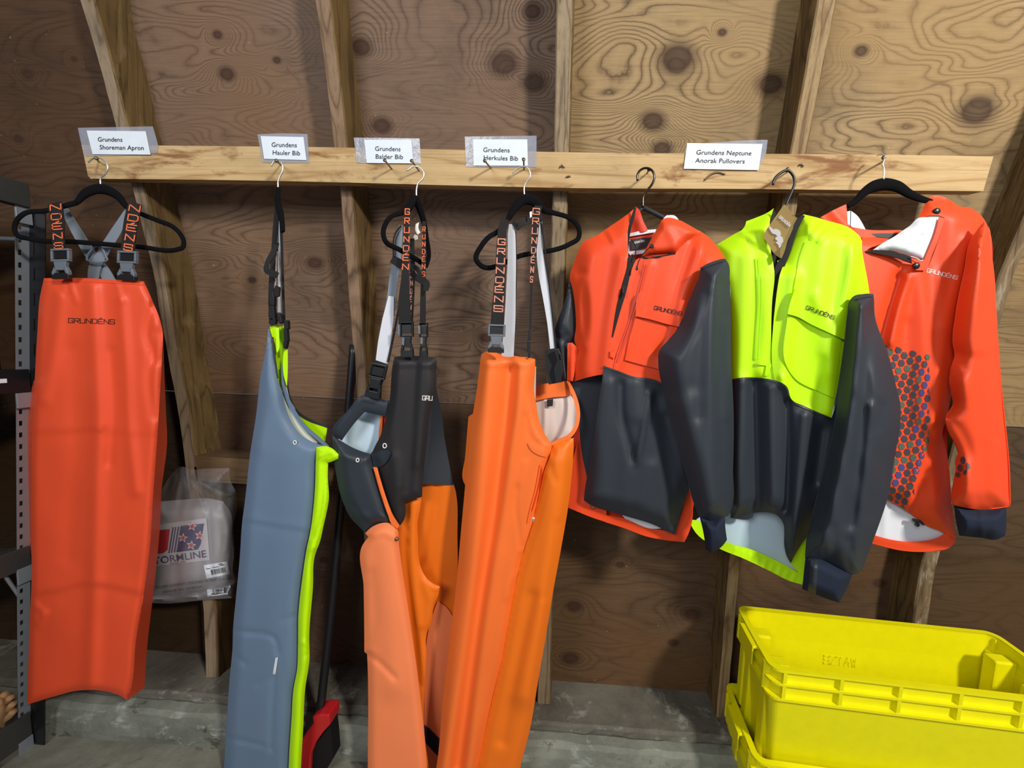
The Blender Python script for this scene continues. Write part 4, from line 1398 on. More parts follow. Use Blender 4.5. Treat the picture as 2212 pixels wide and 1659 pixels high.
lleg = [(789, 1152), (800, 1141), (814, 1133), (844, 1131), (853, 1137), (860, 1147), (861, 1167), (866, 1210), (870, 1238), (885, 1336), (901.7, 1454), (915, 1571), (922, 1659), (926, 1720), (794.6, 1720), (794.6, 1659), (794, 1437), (793, 1413), (787, 1408), (787, 1393), (785.5, 1268), (784, 1176), (796, 1160)]
lf = [([(793, 1413), (815, 1428), (852, 1464)], -.005, 6, 'r'), ([(800, 1160), (830, 1150), (850, 1160)], .004, 8, 'r'), ([(830, 1180), (840, 1300), (850, 1480)], .008, 30, 'r'), ([(800, 1240), (806, 1330), (798, 1390)], -.004, 12, 'r'), ([(850, 1130), (856, 1168)], .004, 6, 'r')]
SL = Surf(.94, lleg, .014, 18, lf, .001, .02, 9)
panel(BB, 'left_leg', SL, lleg, M['salmon'], 0, 6)  # leg in the lit copy of the orange
mleg = [(858, 1142), (863.5, 1136), (872, 1124), (876, 1110), (875, 1084), (893, 1078), (911, 1074), (907, 1100), (902, 1129), (903, 1165), (904, 1202), (908, 1222), (914, 1237), (922, 1249), (932, 1258), (950, 1267), (945, 1290), (940, 1300), (928.6, 1353), (923.6, 1363), (921, 1420), (918.5, 1470), (916, 1571), (926, 1659), (905, 1659), (885, 1450), (862, 1300), (852, 1200)]
mf = [([(880, 1090), (878, 1180), (890, 1330), (905, 1480)], -.006, 8, 'r'), ([(892, 1085), (890, 1200), (905, 1350)], .005, 8, 'r'), ([(915, 1260), (930, 1300), (920, 1350)], .003, 8, 'r'), ([(935, 1270), (948, 1270)], .003, 4, 'r')]
panel(BB, 'front_leg', Surf(.968, mleg, .006, 10, mf, .001, .03, 3), mleg, M['sorange'], 0, 5)
bleg = [(908, 1044), (946, 1045), (980, 1047), (984, 1060), (986, 1072), (988, 1160), (987.6, 1244), (986, 1262), (985, 1363), (978, 1521), (968, 1640), (960, 1720), (905, 1720), (912, 1570), (915, 1400), (925, 1330), (935, 1280), (915, 1240), (898, 1200), (898, 1120), (905, 1060)]
SBL = Surf((lambda P: .985 + .00012*np.clip(P[:, 0]-905, 0, 90) + .00010*np.clip(P[:, 1]-1044, 0, 200)), None, 0, 1, [([(940, 1050), (930, 1140), (908, 1200)], .008, 9, 's'), ([(958, 1050), (945, 1150), (915, 1230)], .006, 10, 'r'), ([(955, 1280), (948, 1420), (938, 1560)], .006, 16, 'r')], .001, .02, 4)
BL = panel(BB, 'right_leg', SBL, bleg, M['sorange'], 0, 6)
panel(BB, 'right_leg_lower', SBL, [(940, 1312), (945, 1300), (962, 1310), (982, 1340), (972, 1520), (956, 1720), (916, 1720), (918, 1480), (924, 1370)], M['salmon'], .004, 6)  # lit lower part of the leg, light put into the colour
panel(BB, 'reflective_band', SBL, [(914, 1564), (928, 1576), (944, 1592), (958, 1604), (955, 1640), (941, 1629), (926, 1612), (914, 1600)], M['navy'], .007, 5, .0008)


def snap(par, cx, cy, surf, r, mat, name='snap'):
    c = np.array(pt(cx, cy, float(surf.Y([(cx, cy)])[0]) - .003))
    prof = [(0, -.0022), (r*.55, -.002), (r*.85, -.001), (r, .0008), (r, .003)]
    vs, fs = [], []
    for rr_, dy in prof:
        for k in range(16):
            a = 2*math.pi*k/16
            vs.append(c + np.array([rr_*math.cos(a), dy, rr_*math.sin(a)]))
    for i in range(len(prof)-1):
        for k in range(16):
            k2 = (k+1) % 16
            fs.append([i*16+k, i*16+k2, (i+1)*16+k2, (i+1)*16+k])
    v = np.array(vs)
    mk(name, v, fs, mat, par, True)


snap(BB, 856, 1165, SL, .0055, M['steel'])

# ------------------------------------------------------------ plain orange bib
hanger('tilted black velvet hanger with silver hook, carrying the plain orange bib',
       Yc([(1107, 374), (1114, 367), (1127, 360), (1138, 361), (1145, 371), (1145.5, 382), (1137, 394), (1133, 403), (1133, 425)], .99),
       [([(1100, 470, .96, .007), (1113, 448, .972, .010), (1133, 431, .985, .013), (1155, 435, .992, .012), (1175, 453, 1.0, .008), (1200, 461, 1.005, .006), (1224, 468, 1.01, .006), (1240, 478, 1.01, .006), (1251, 497, 1.01, .006), (1249, 515, 1.01, .006), (1231, 527, 1.005, .006), (1130, 551, .975, .006), (1036, 571, .93, .006), (1029, 562, .925, .006), (1040, 531, .925, .006), (1055, 513, .93, .006), (1077, 499, .94, .006), (1089, 484, .95, .006), (1100, 470, .96, .007)], .006)],
       M['chrome'], M['velvet'])
HK = thing('bib_overalls', 'plain bright orange bib overalls with black lettered straps, beside the first jacket', 'bib overalls', tuple(pt(1110, 780, .93)), 'bib overalls hanging from the rail')
st = ribbon(HK, 'strap', [(1097, 468, 14, .965), (1088, 484, 18, .93), (1083.5, 520, 20, .918), (1081, 593, 23, .905), (1076, 665, 27, .895), (1073.5, 706, 29, .893)], M['strap'], .0016)
fy = Flat(lambda P: np.interp(P[:, 1], [484, 520, 593, 665, 706], [.93, .918, .905, .895, .893]))
strokes_mesh(st, 'strap_lettering', strap_letters('GRUNDeNS', (1084, 512), (1076, 677), (15, 19)), 1.2, fy, M['letter2'], .0015)
ribbon(HK, 'strap_loop', [(1109, 480, 9, .965), (1118, 492, 12, .955), (1124, 484, 12, .955), (1134, 478, 16, .96), (1150, 474, 14, .97), (1172, 468, 12, .985)], M['strap'], .002)
ribbon(HK, 'back_strap', [(1104, 484, 9, .965), (1105, 505, 16, .96), (1105.5, 560, 18, .95), (1104, 620, 20, .945), (1102, 680, 23, .94), (1096, 775, 26, .935)], M['strapwhite'], .0016)
ribbon(HK, 'strap_edge', [(1113, 500, 3, .962), (1115, 560, 3, .952), (1113.5, 660, 3, .944), (1108, 765, 3, .937)], M['strap'], .001)
st = ribbon(HK, 'strap', [(1163, 444, 16, .985), (1158, 480, 15, .965), (1154, 531, 12, .95), (1149, 593, 7, .94), (1147, 640, 4.5, .935), (1145, 712, 4, .93)], M['strap'], .0016)
fy = Flat(lambda P: np.interp(P[:, 1], [444, 480, 531, 593, 640], [.985, .965, .95, .94, .935]))
strokes_mesh(st, 'strap_lettering', strap_letters('GRUNDeNS', (1159, 446), (1147.5, 614), (14, 4.5)), .95, fy, M['letter2'], .0015)
ribbon(HK, 'back_strap', [(1168, 478, 6, .985), (1166, 510, 11, .98), (1166, 540, 14, .975), (1172, 593, 17, .97), (1182, 650, 16, .965), (1188, 700, 11, .962), (1194, 758, 10, .96)], M['strapwhite'], .0016)
ribbon(HK, 'strap_edge', [(1168, 474, 3, .985), (1176, 530, 3, .97), (1184, 600, 3, .965), (1193, 680, 3, .96), (1201, 760, 4, .957)], M['strap'], .001)
buckle(HK, 1073, 700, 37, 62, .886, M['greyplastic'], M['blackplastic'], .04)
prism(HK, 'buckle', [[(1141, 712), (1146, 713), (1146, 735), (1140, 734)], [(1139, 736), (1145, 737), (1144, 762), (1138, 760)], [(1141, 760), (1145, 761), (1144, 774), (1140, 773)]], .925, .008, M['blackplastic'], .001)
ribbon(HK, 'strap', [(1187, 754, 22, .952), (1193, 790, 28, .945), (1200, 828, 30, .94)], M['strap'], .002)
prism(HK, 'buckle', [[(1196, 756), (1207, 752), (1213, 775), (1216, 805), (1212, 826), (1200, 828), (1196, 800), (1203, 780)], [(1206, 764), (1211, 762), (1213, 778), (1208, 780)]], .930, .012, M['blackplastic'], .0015)
panel(HK, 'fibre_tag', Flat(.95), [(1144, 458), (1149, 456), (1149, 468), (1145, 471)], M['ink_white'], 0, 4, .0006)
fl_ = [(1040, 765), (1046, 762), (1090, 767), (1139, 773), (1146, 774), (1156, 776), (1155, 800), (1153, 851), (1156, 865), (1161.6, 900), (1172, 930), (1186, 953), (1193, 960), (1188, 985), (1176, 1017), (1166, 1060), (1155, 1110), (1128, 1200), (1112, 1266), (1084, 1421), (1056, 1543), (1031, 1659), (1018, 1720), (930, 1720), (943, 1659), (956.6, 1515), (970.5, 1394), (987, 1255), (995.4, 1161), (1006.5, 1039), (1016, 940), (1023, 890), (1031, 840)]
hf = [([(1122, 778), (1117, 895), (1106, 961), (1090, 1072), (1051, 1322), (1009, 1659)], .012, 14, 'r'), ([(1104, 800), (1090, 930), (1072, 1080), (1032, 1330), (988, 1659)], -.021, 16, 'r'), ([(1060, 790), (1048, 930), (1035, 1100), (1005, 1400), (962, 1659)], .016, 18, 'r'),
      ([(1117, 1048), (1113, 1090), (1118, 1130), (1126, 1183)], -.003, 4, 'r'), ([(1134, 1000), (1120, 1045)], .003, 7, 'r'), ([(1150, 1130), (1138, 1160), (1128, 1190)], .005, 6, 'r'), ([(1035, 790), (1090, 792), (1130, 788)], -.0015, 3, 's'), ([(1135, 900), (1150, 950), (1180, 968)], -.003, 6, 'r'), ([(1115, 1240), (1100, 1265), (1095, 1290)], .003, 8, 'r')]
SK = Surf(.94, fl_, .018, 20, hf, .0012, .02, 12)
FK = panel(HK, 'front_leg_panel', SK, fl_, M['lorange'], 0, 6)
bk = [(1193, 960), (1200, 956), (1228, 948), (1239, 946), (1238, 975), (1236, 1006), (1228, 1083), (1211.5, 1183), (1195, 1272), (1178, 1377), (1161.6, 1471), (1145, 1571), (1123, 1659), (1110, 1720), (1018, 1720), (1031, 1659), (1056, 1543), (1084, 1421), (1112, 1266), (1128, 1200), (1155, 1110), (1166, 1060), (1176, 1017), (1188, 985)]
kf = [([(1200, 1000), (1195, 1100), (1170, 1280), (1130, 1500)], .014, 26, 'r'), ([(1190, 985), (1172, 1060), (1158, 1112), (1130, 1200), (1114, 1266), (1086, 1421), (1058, 1543), (1033, 1659)], .006, 5, 'r'), ([(1186, 1000), (1200, 1040)], -.003, 6, 'r'), ([(1150, 1290), (1120, 1420), (1085, 1600)], -.008, 14, 'r'), ([(1205, 1130), (1180, 1290)], -.004, 9, 'r')]
SKB = Surf(.944, bk, .018, 22, kf, .0012, .02, 13)
panel(HK, 'back_leg_panel', SKB, bk, M['sorange'], 0, 6)
panel(HK, 'back_body', Surf(.952, fl_[:13]+bk[1:15]+fl_[-11:], -.03, 40, []), fl_[:13] + bk[1:15] + fl_[-11:], M['sorange'], 0, 14)
panel(HK, 'side_fold', Surf(.975, None, 0, 1, [], .001), [(1012, 900), (1026, 890), (1018, 960), (1006, 1050), (1001, 1040), (1005, 985)], M['sorange'], 0, 5)
panel(HK, 'lining', Surf(1.0, None, 0, 1, [([(1178, 862), (1176, 940)], .006, 4, 'r'), ([(1215, 870), (1222, 930)], .004, 12, 'r')], .001), [(1150, 862), (1196, 856), (1232, 850), (1246, 880), (1246, 905), (1234, 940), (1205, 956), (1184, 956), (1172, 934), (1160, 902)], M['pink'], 0, 5)
panel(HK, 'waistband_back', Surf(.99, None, 0, 1, [], .001), [(1152, 836), (1176, 829), (1200, 827), (1228, 822), (1238, 850), (1230, 854), (1196, 858), (1156, 866)], M['lorange'], 0, 5)
ribbon(HK, 'waist_edge', [(1226, 822, 5, .985), (1238, 848, 8, .975), (1247, 878, 9, .962), (1249, 900, 8, .952), (1243, 925, 8, .945), (1228, 944, 9, .94), (1205, 953, 7, .94), (1191, 960, 6, .938)], M['lorange'], .003)
panel(HK, 'care_label', Flat(.988), [(1181, 864), (1195, 862), (1194, 877), (1182, 879)], M['ink'], 0, 4, .0006)
panel(HK, 'bib_edge_lining', Flat(.955), [(1151, 790), (1158, 792), (1157, 862), (1153, 866)], M['pink'], 0, 5)
panel(FK, 'hip_tab', SK, [(1140, 958), (1158, 950), (1178, 952), (1192, 962), (1180, 988), (1166, 984), (1146, 970)], M['lorange'], .004, 5)
panel(FK, 'pocket_slit', SK, [(1168, 1004), (1170, 1010), (1161, 1065), (1150, 1104), (1146, 1106), (1156, 1062)], M['orange_dark'], .0015, 4, .0003)
ribbon(FK, 'seam', [(1168, 1004, 3, 0), (1157, 1062, 3, 0), (1145, 1106, 3, 0), (1140, 1130, 3, 0)], M['lorange'], .001, SK, .004)
snap(HK, 1152, 1122, SK, .006, M['chrome'])

# ------------------------------------------------------------ jacket 1: red orange and black
hanger('black hanger with dark metal hook, inside the red orange and black jacket',
       Yc([(1377, 390), (1377, 378), (1384, 367), (1396, 363), (1408, 368), (1413.5, 380), (1410, 395), (1400, 409), (1391, 422), (1389, 447)], .985),
       [(Yc([(1318, 520, .006), (1358, 484, .006), (1376, 462, .006), (1388, 447, .006), (1435, 471, .006), (1530, 525, .006)], .99), .006)], M['darkmetal'], M['blackplastic'], .0028)
J1 = thing('anorak', 'red orange pullover jacket with black sleeve and lower half, leftmost of three jackets', 'jacket', tuple(pt(1400, 700, .95)), 'pullover jackets hanging at the right')
sil1 = [(1313, 492), (1364, 456), (1390, 520), (1430, 475), (1466, 474), (1510, 497), (1552, 536), (1572, 570), (1560, 700), (1500, 900), (1495, 1050), (1472, 1102), (1457, 1156), (1415, 1136), (1349, 1114), (1276, 1091), (1262, 1081), (1267, 1029), (1240, 824), (1242, 740), (1244, 708), (1242, 661), (1231, 600), (1241, 564), (1257, 525)]
j1f = [([(1345, 560), (1320, 690), (1308, 800), (1290, 950), (1275, 1080)], .012, 18, 'r'), ([(1280, 560), (1272, 680), (1262, 800)], .008, 22, 'r'), ([(1255, 590), (1262, 700), (1250, 760)], -.008, 10, 'r'), ([(1258, 600), (1252, 660), (1258, 745)], .006, 8, 'r'),
       ([(1404, 570), (1380, 660), (1350, 760), (1330, 800)], .006, 10, 'r'), ([(1522, 510), (1500, 580), (1475, 640), (1462, 730), (1442, 790)], .012, 16, 'r'), ([(1500, 500), (1470, 600), (1450, 700), (1425, 760)], -.006, 14, 'r'),
       ([(1340, 830), (1342, 890), (1356, 950), (1372, 1006)], -.010, 9, 'r'), ([(1405, 850), (1394, 900), (1384, 960), (1373, 1006)], .010, 8, 'r'), ([(1320, 830), (1310, 950), (1300, 1070)], .008, 18, 'r'), ([(1420, 860), (1438, 960), (1456, 1060), (1460, 1130)], -.008, 14, 'r'), ([(1440, 900), (1465, 1010), (1475, 1060)], -.006, 10, 'r'), ([(1370, 830), (1372, 900)], .006, 14, 'r'),
       ([(1276, 1072), (1349, 1090), (1430, 1120), (1465, 1128)], -.0015, 3, 's'), ([(1315, 500), (1325, 520)], .004, 5, 'r'), ([(1303, 505), (1318, 525)], -.003, 5, 'r'), ([(1405, 1010), (1385, 1080)], .006, 16, 'r')]
S1 = Surf((lambda P: .965 + .00026*np.clip(1350-P[:, 0], 0, None)), sil1, .030, 40, j1f, .0014, .022, 21)
# back of the body
S1B = Surf(1.012, sil1, -.022, 50, [], .001)
back1 = [(1291, 509), (1345, 500), (1400, 503), (1450, 505), (1526, 509), (1566, 559), (1560, 700), (1510, 900), (1497, 1100), (1483, 1162), (1478, 1171), (1439, 1167), (1397, 1159), (1349, 1141), (1285, 1120), (1228, 1097), (1232, 1030), (1238, 930), (1240, 830), (1244, 700), (1231, 600)]
panel(J1, 'back_panel', S1B, back1, M['orange_dark'], 0, 10)
panel(J1, 'lining', Surf(.992, None, 0, 1, [], .001), [(1340, 1108), (1400, 1120), (1440, 1140), (1424, 1142), (1388, 1139), (1352, 1122)], M['white'], 0, 6)
ol = [(1372, 449), (1364, 456), (1340, 474), (1313, 492), (1291, 508), (1257.6, 525), (1248, 545), (1241, 564), (1231, 600), (1237, 625), (1242, 661), (1244, 708), (1241.6, 739), (1247, 752), (1246, 780), (1240, 824), (1270, 815), (1304, 808), (1304, 791), (1330, 780), (1324, 728), (1330, 690), (1336, 653), (1346, 611), (1356, 575), (1357, 558), (1356, 522), (1357, 492), (1366, 465)]
panel(J1, 'chest_left', S1, ol, M['orange'], 0, 6)
orr = [(1371, 562), (1385, 556), (1419, 556), (1458, 550), (1460, 546), (1485, 520), (1510, 498), (1527, 509), (1552, 536), (1567, 559), (1516, 579), (1520, 600), (1495, 653), (1476, 706), (1432, 761), (1430, 780), (1436, 832), (1400, 822), (1361, 811), (1330, 799), (1303, 791), (1318, 770), (1319, 757), (1330, 700), (1338, 672), (1353, 625), (1362, 586)]
panel(J1, 'chest_right', S1, orr, M['orange'], 0, 6)
bl = [(1303.6, 790), (1330, 799), (1361, 811), (1400, 822), (1440, 832), (1450, 866), (1470, 933), (1490, 1011), (1490, 1050), (1478, 1085), (1470, 1110), (1462, 1140), (1457, 1155), (1439, 1147), (1415, 1135), (1349, 1114), (1310, 1102), (1276, 1091), (1261, 1081), (1263, 1060), (1268, 1030), (1282.5, 951), (1294.6, 861), (1302, 810)]
panel(J1, 'lower_front', S1, bl, M['black'], .002, 6)
panel(J1, 'lower_side', Surf(.992, None, 0, 1, [], .001), [(1236, 824), (1270, 815), (1306, 807), (1300, 870), (1285, 950), (1268, 1032), (1258, 985), (1252, 933), (1250, 880)], M['black'], 0, 6)
panel(J1, 'zip_edge', S1, [(1303.6, 790), (1330, 799), (1361, 811), (1430, 829), (1434, 833), (1361, 815), (1330, 803), (1303.6, 794)], M['black'], .0035, 5)
sidep = [(1252, 930), (1258, 985), (1268, 1030), (1262, 1081), (1276, 1091), (1349, 1114), (1415, 1135), (1457, 1155), (1466, 1126), (1478, 1085), (1488, 1053), (1497, 1099), (1483, 1162), (1478, 1171), (1439, 1167), (1397, 1159), (1349, 1141), (1285, 1120), (1228, 1097), (1232, 1030)]
S1H = Surf(.996, None, 0, 1, [([(1262, 1085), (1349, 1122), (1440, 1150)], .004, 8, 'r'), ([(1488, 1060), (1470, 1120), (1462, 1165)], .005, 5, 'r')], .001, .03, 2)
for seg in ([(1252, 930), (1258, 985), (1268, 1030), (1262, 1081), (1276, 1091), (1310, 1103), (1310, 1128), (1285, 1120), (1228, 1097), (1232, 1030)],
            [(1308, 1113), (1349, 1121), (1397, 1141), (1440, 1148), (1457, 1155), (1472, 1110), (1488, 1053), (1497, 1099), (1483, 1162), (1478, 1171), (1439, 1167), (1397, 1159), (1349, 1141), (1308, 1128)]):
    panel(J1, 'back_hem', S1H, seg, M['orange'], .003, 5)
# hood / collar
inn = Surf(.99, None, 0, 1, [], .001)
panel(J1, 'hood_inner', Surf(.985, None, 0, 1, [([(1378, 470), (1390, 500)], .008, 12, 'r')], .001), [(1373, 446), (1378, 450), (1390, 478), (1400, 498), (1372, 506), (1356, 512), (1357, 490), (1366, 462)], M['orange_dark'], 0, 5)
panel(J1, 'neck_band', Flat(.986), [(1358, 510), (1380, 504), (1418, 502), (1412, 516), (1390, 520), (1356, 524)], M['orange_dark'], 0, 5)
panel(J1, 'neck_tape', Flat(.980), [(1360, 504), (1388, 498), (1418, 495), (1415, 502), (1388, 506), (1360, 511)], M['white'], 0, 5)
nl = panel(J1, 'neck_label', Flat(.978), [(1362, 517), (1385, 514), (1407, 513), (1404, 534), (1380, 538), (1364, 539)], M['ink'], 0, 5, .0008)
strokes_mesh(nl, 'label_lettering', logo_line('GRUNDeNS', (1371, 526), (1392, 522), 4), .5, Flat(.978), M['ink_white'], .001)
panel(J1, 'neck_lining', Flat(.983), [(1358, 520), (1366, 518), (1364, 540), (1404, 536), (1410, 512), (1412, 524), (1402, 545), (1362, 552), (1356, 545)], M['white'], 0, 5)
panel(J1, 'hood_tip', Flat(.975), [(1433, 472), (1440, 465), (1458, 466), (1466, 474), (1450, 480)], M['white'], 0, 5)
flap = [(1418, 497), (1424, 486), (1430, 475), (1438, 471), (1466, 475), (1490, 487), (1512, 500), (1500, 510), (1485, 521), (1472, 535), (1460, 547), (1440, 549), (1388, 553), (1394, 540), (1402, 525)]
SF = Surf(.945, flap, .018, 16, [([(1430, 480), (1450, 510), (1462, 540)], .004, 10, 'r')], .001)
FLP = panel(J1, 'hood_flap', SF, flap, M['orange'], .004, 5)
tube(J1, 'hood_edge', [(1384, 556, .938), (1398, 559, .936), (1422, 556, .936), (1445, 552, .938), (1457, 549, .941)], .0035, M['strap'], 8)
panel(J1, 'collar_edge', Surf(.955, None, 0, 1, [], 0), [(1370, 449), (1375, 447), (1371, 466), (1362, 500), (1358, 530), (1357, 556), (1353, 540), (1354, 510), (1360, 478)], M['strap'], .006, 4)
panel(J1, 'zip', S1, [(1357, 556), (1366, 548), (1372, 561), (1363, 587), (1354, 626), (1340, 672), (1324, 729), (1322, 727), (1334, 655), (1345, 612), (1355, 576)], M['strap'], .002, 4)
prism(J1, 'zip_pull', [[(1347, 618), (1354, 619), (1352, 634), (1348, 640), (1344, 632)]], .918, .004, M['blackplastic'], .001)
tube(J1, 'drawcord', [(1409, 531, .92), (1396, 541, .918), (1385, 555, .918), (1379, 566, .918), (1377, 575, .918)], .0011, M['strap'], 6, 3)
tube(J1, 'drawcord', [(1364, 518, .95), (1371, 528, .938), (1373, 545, .925), (1372, 560, .92)], .0011, M['strap'], 6, 3)
prism(J1, 'cord_toggle', [[(1404, 528), (1409, 526), (1413, 529), (1413, 534), (1408, 536), (1404, 533)]], .914, .006, M['blackplastic'], .001)
prism(J1, 'cord_end', [[(1375, 572), (1378, 572), (1379, 582), (1376, 584), (1373, 582)]], .914, .005, M['blackplastic'], .001)
pkt = [(1374, 640), (1386, 632), (1430, 640), (1488, 652), (1468, 700), (1440, 745), (1424, 765), (1424, 798), (1390, 789), (1350, 778), (1360, 730), (1372, 686)]
PKT = panel(J1, 'chest_pocket', S1, pkt, M['orange'], .005, 5)
pfl = [(1385, 627), (1410, 631), (1450, 640), (1490, 653), (1478, 680), (1466, 706), (1440, 700), (1405, 690), (1373, 683), (1374, 660), (1376, 640)]
PF = panel(J1, 'pocket_flap', S1, pfl, M['orange'], .012, 5)
strokes_mesh(PF, 'logo', logo_line('GRUNDeNS', (1413, 668.5), (1472, 681.5), 8), .5, S1, M['ink'], .0135)
ribbon(J1, 'placket_seam', [(1394, 569, 2, 0), (1376, 639, 2, 0), (1352, 715, 2, 0), (1330, 778, 2, 0), (1326, 800, 2, 0)], M['orange'], .0008, S1, .003)
ribbon(J1, 'placket_seam', [(1398, 571, 2, 0), (1381, 639, 2, 0), (1357, 715, 2, 0), (1334, 782, 2, 0)], M['orange'], .0008, S1, .003)
panel(J1, 'placket_end', S1, [(1319, 757), (1330, 762), (1328, 775), (1318, 770)], M['orange'], .006, 4)
# sleeves
ls = [(1231, 600), (1226, 622), (1221.6, 647), (1214, 668), (1205, 691), (1197, 722), (1198, 741), (1205, 780), (1210, 830), (1238, 828), (1226, 780), (1226, 741), (1242, 739), (1244, 708), (1242, 661), (1237, 625)]
panel(J1, 'left_sleeve', Surf(1.0, ls, .02, 20, [([(1200, 725), (1213, 733), (1224, 722), (1240, 738)], -.008, 6, 'r'), ([(1222, 650), (1215, 700)], .005, 8, 'r')], .001), ls, M['black'], 0, 5)
panel(J1, 'left_sleeve_lining', Surf(.982, None, 0, 1, [([(1236, 745), (1234, 820)], .006, 4, 'r')], .001), [(1226, 741), (1236, 740), (1248, 752), (1245, 790), (1237, 824), (1225, 821)], M['orange'], 0, 4)
rs = [(1566, 558), (1572.4, 569), (1575, 610), (1577, 653), (1579, 780), (1584, 909), (1582.5, 1011), (1578, 1102), (1572, 1114), (1550, 1121), (1533, 1124), (1511.6, 1117), (1499.6, 1087), (1481.5, 1020), (1462, 955), (1445, 891), (1436, 855), (1430, 829), (1423, 780), (1424, 762), (1446, 734), (1468, 706), (1488, 653), (1503, 618), (1513, 592), (1514, 578), (1530, 570)]
rf = [([(1518, 590), (1500, 700), (1476, 830), (1500, 960), (1520, 1080)], 0.0064, 20.8, 'r'), ([(1545, 580), (1535, 700), (1530, 850), (1530, 1000), (1535, 1110)], 0.0064, 18.2, 'r'), ([(1528, 640), (1515, 780), (1510, 900)], -0.0040, 13, 'r'), ([(1560, 620), (1556, 800), (1556, 1000)], -0.0032, 13, 'r'), ([(1428, 835), (1455, 850), (1490, 836)], -0.0024, 17.55, 'r'), ([(1450, 868), (1480, 880), (1500, 860)], 0.0020, 17.55, 'r'), ([(1500, 1090), (1530, 1105), (1570, 1095)], 0.0024, 7.8, 'r'), ([(1568, 700), (1566, 900)], 0.0032, 11.7, 'r')]
S1S = Surf(.905, rs, .040, 52, rf, .0015, .025, 31)
panel(J1, 'right_sleeve', S1S, rs, M['black'], 0, 5)
panel(J1, 'right_sleeve_back', Surf(.907, rs, -.03, 40, []), rs, M['black'], 0, 12)
ribbon(J1, 'sleeve_seam', [(1513, 580, 4, 0), (1535, 571, 4, 0), (1568, 561, 4, 0)], M['black'], .001, S1S, .003)
cf = [(1510, 1112), (1533, 1124), (1566, 1116), (1567, 1140), (1570.4, 1166), (1562, 1178), (1554, 1185), (1536, 1194), (1524, 1187), (1521, 1160), (1516, 1135)]
panel(J1, 'cuff', Surf(.907, cf, .03, 22, [([(1530, 1130), (1535, 1185)], .003, 6, 'r'), ([(1550, 1128), (1552, 1180)], .003, 6, 'r')], .0008), cf, M['navy'], 0, 5)
tube(J1, 'hem_cord', [(1274, 1092, .95), (1280, 1099, .948), (1286, 1099, .948), (1288, 1093, .95)], .001, M['strap'], 6, 2)

# ------------------------------------------------------------ jacket 2: hi vis yellow and black
hanger('black hanger with black hook and kraft tag beside it, inside the bright yellow jacket',
       Yc([(1670, 399), (1671, 391), (1675, 384), (1686, 374), (1701, 368), (1712, 377), (1716.5, 392), (1711, 412), (1700, 437), (1690, 464), (1684, 485)], .985),
       [(Yc([(1600, 500, .006), (1650, 488, .006), (1684, 480, .006), (1730, 500, .006), (1840, 540, .006)], .99), .006)], M['blackplastic'], M['blackplastic'], .0032)
J2 = thing('anorak', 'bright yellow and black pullover jacket, middle one of the three jackets', 'jacket', tuple(pt(1700, 720, .95)), 'pullover jackets hanging at the right')
sil2 = [(1549, 528), (1606, 490), (1671, 450), (1690, 560), (1736, 463), (1792, 479), (1824, 487), (1858, 512), (1868, 540), (1890, 640), (1880, 800), (1840, 950), (1790, 1100), (1745, 1150), (1710, 1218), (1693, 1160), (1676, 1111), (1629, 1109), (1580, 1120), (1560, 1000), (1560, 700), (1545, 570)]
j2f = [([(1610, 560), (1606, 700), (1600, 810)], .006, 16, 'r'), ([(1650, 600), (1652, 700), (1640, 800)], .005, 12, 'r'), ([(1715, 600), (1700, 720), (1690, 830)], .010, 16, 'r'), ([(1846, 530), (1831, 620), (1806, 720), (1788, 890)], .013, 15, 'r'), ([(1780, 530), (1770, 640), (1790, 800)], .008, 26, 'r'),
       ([(1745, 500), (1752, 480), (1764, 472)], .006, 5, 'r'), ([(1755, 512), (1768, 492), (1786, 480)], .006, 5, 'r'), ([(1770, 520), (1785, 500), (1802, 488)], .005, 5, 'r'), ([(1612, 520), (1640, 540), (1664, 530)], -.004, 8, 'r'), ([(1600, 500), (1625, 520)], .003, 6, 'r'),
       ([(1604, 830), (1600, 950), (1592, 1090)], .014, 16, 'r'), ([(1630, 830), (1634, 960), (1636, 1090)], -.016, 14, 'r'), ([(1665, 840), (1668, 960), (1672, 1090)], .008, 12, 'r'), ([(1700, 870), (1702, 980), (1700, 1100)], -.014, 10, 'r'), ([(1740, 900), (1732, 1000), (1722, 1100), (1712, 1190)], .016, 16, 'r'), ([(1775, 930), (1760, 1040)], -.010, 12, 'r'),
       ([(1650, 1075), (1652, 1105)], .003, 3, 'r'), ([(1662, 1078), (1664, 1108)], .003, 3, 'r'), ([(1582, 1096), (1625, 1098)], -.0015, 3, 's'), ([(1690, 815), (1696, 832), (1708, 861)], .006, 8, 'r'), ([(1760, 640), (1790, 700), (1780, 760)], .004, 14, 'r')]
S2 = Surf((lambda P: .972 + .00030*np.clip(1672-P[:, 0], 0, None)), sil2, .030, 40, j2f, .0014, .022, 41)
S2B = Surf(1.025, sil2, -.02, 50, [], .001)
panel(J2, 'back_panel', S2B, [(1556, 532), (1620, 506), (1740, 500), (1858, 512), (1885, 640), (1860, 900), (1760, 1110), (1742, 1206), (1725, 1236), (1679, 1212), (1622, 1187), (1571, 1172), (1520, 1150), (1500, 1126), (1560, 1080), (1560, 700)], M['pale'], 0, 10)
yl = [(1671.6, 450), (1660, 458), (1631, 471), (1612, 478), (1610, 486), (1606, 493), (1585.4, 506), (1549, 528), (1556, 545), (1566, 560), (1574, 590), (1578, 680), (1581, 819), (1600, 816), (1622, 815), (1650, 817), (1676, 822), (1667, 790), (1666, 750), (1668, 650), (1673, 593), (1665, 540), (1658, 505), (1664, 480)]
YL = panel(J2, 'chest_left', S2, yl, M['yellow'], 0, 6)
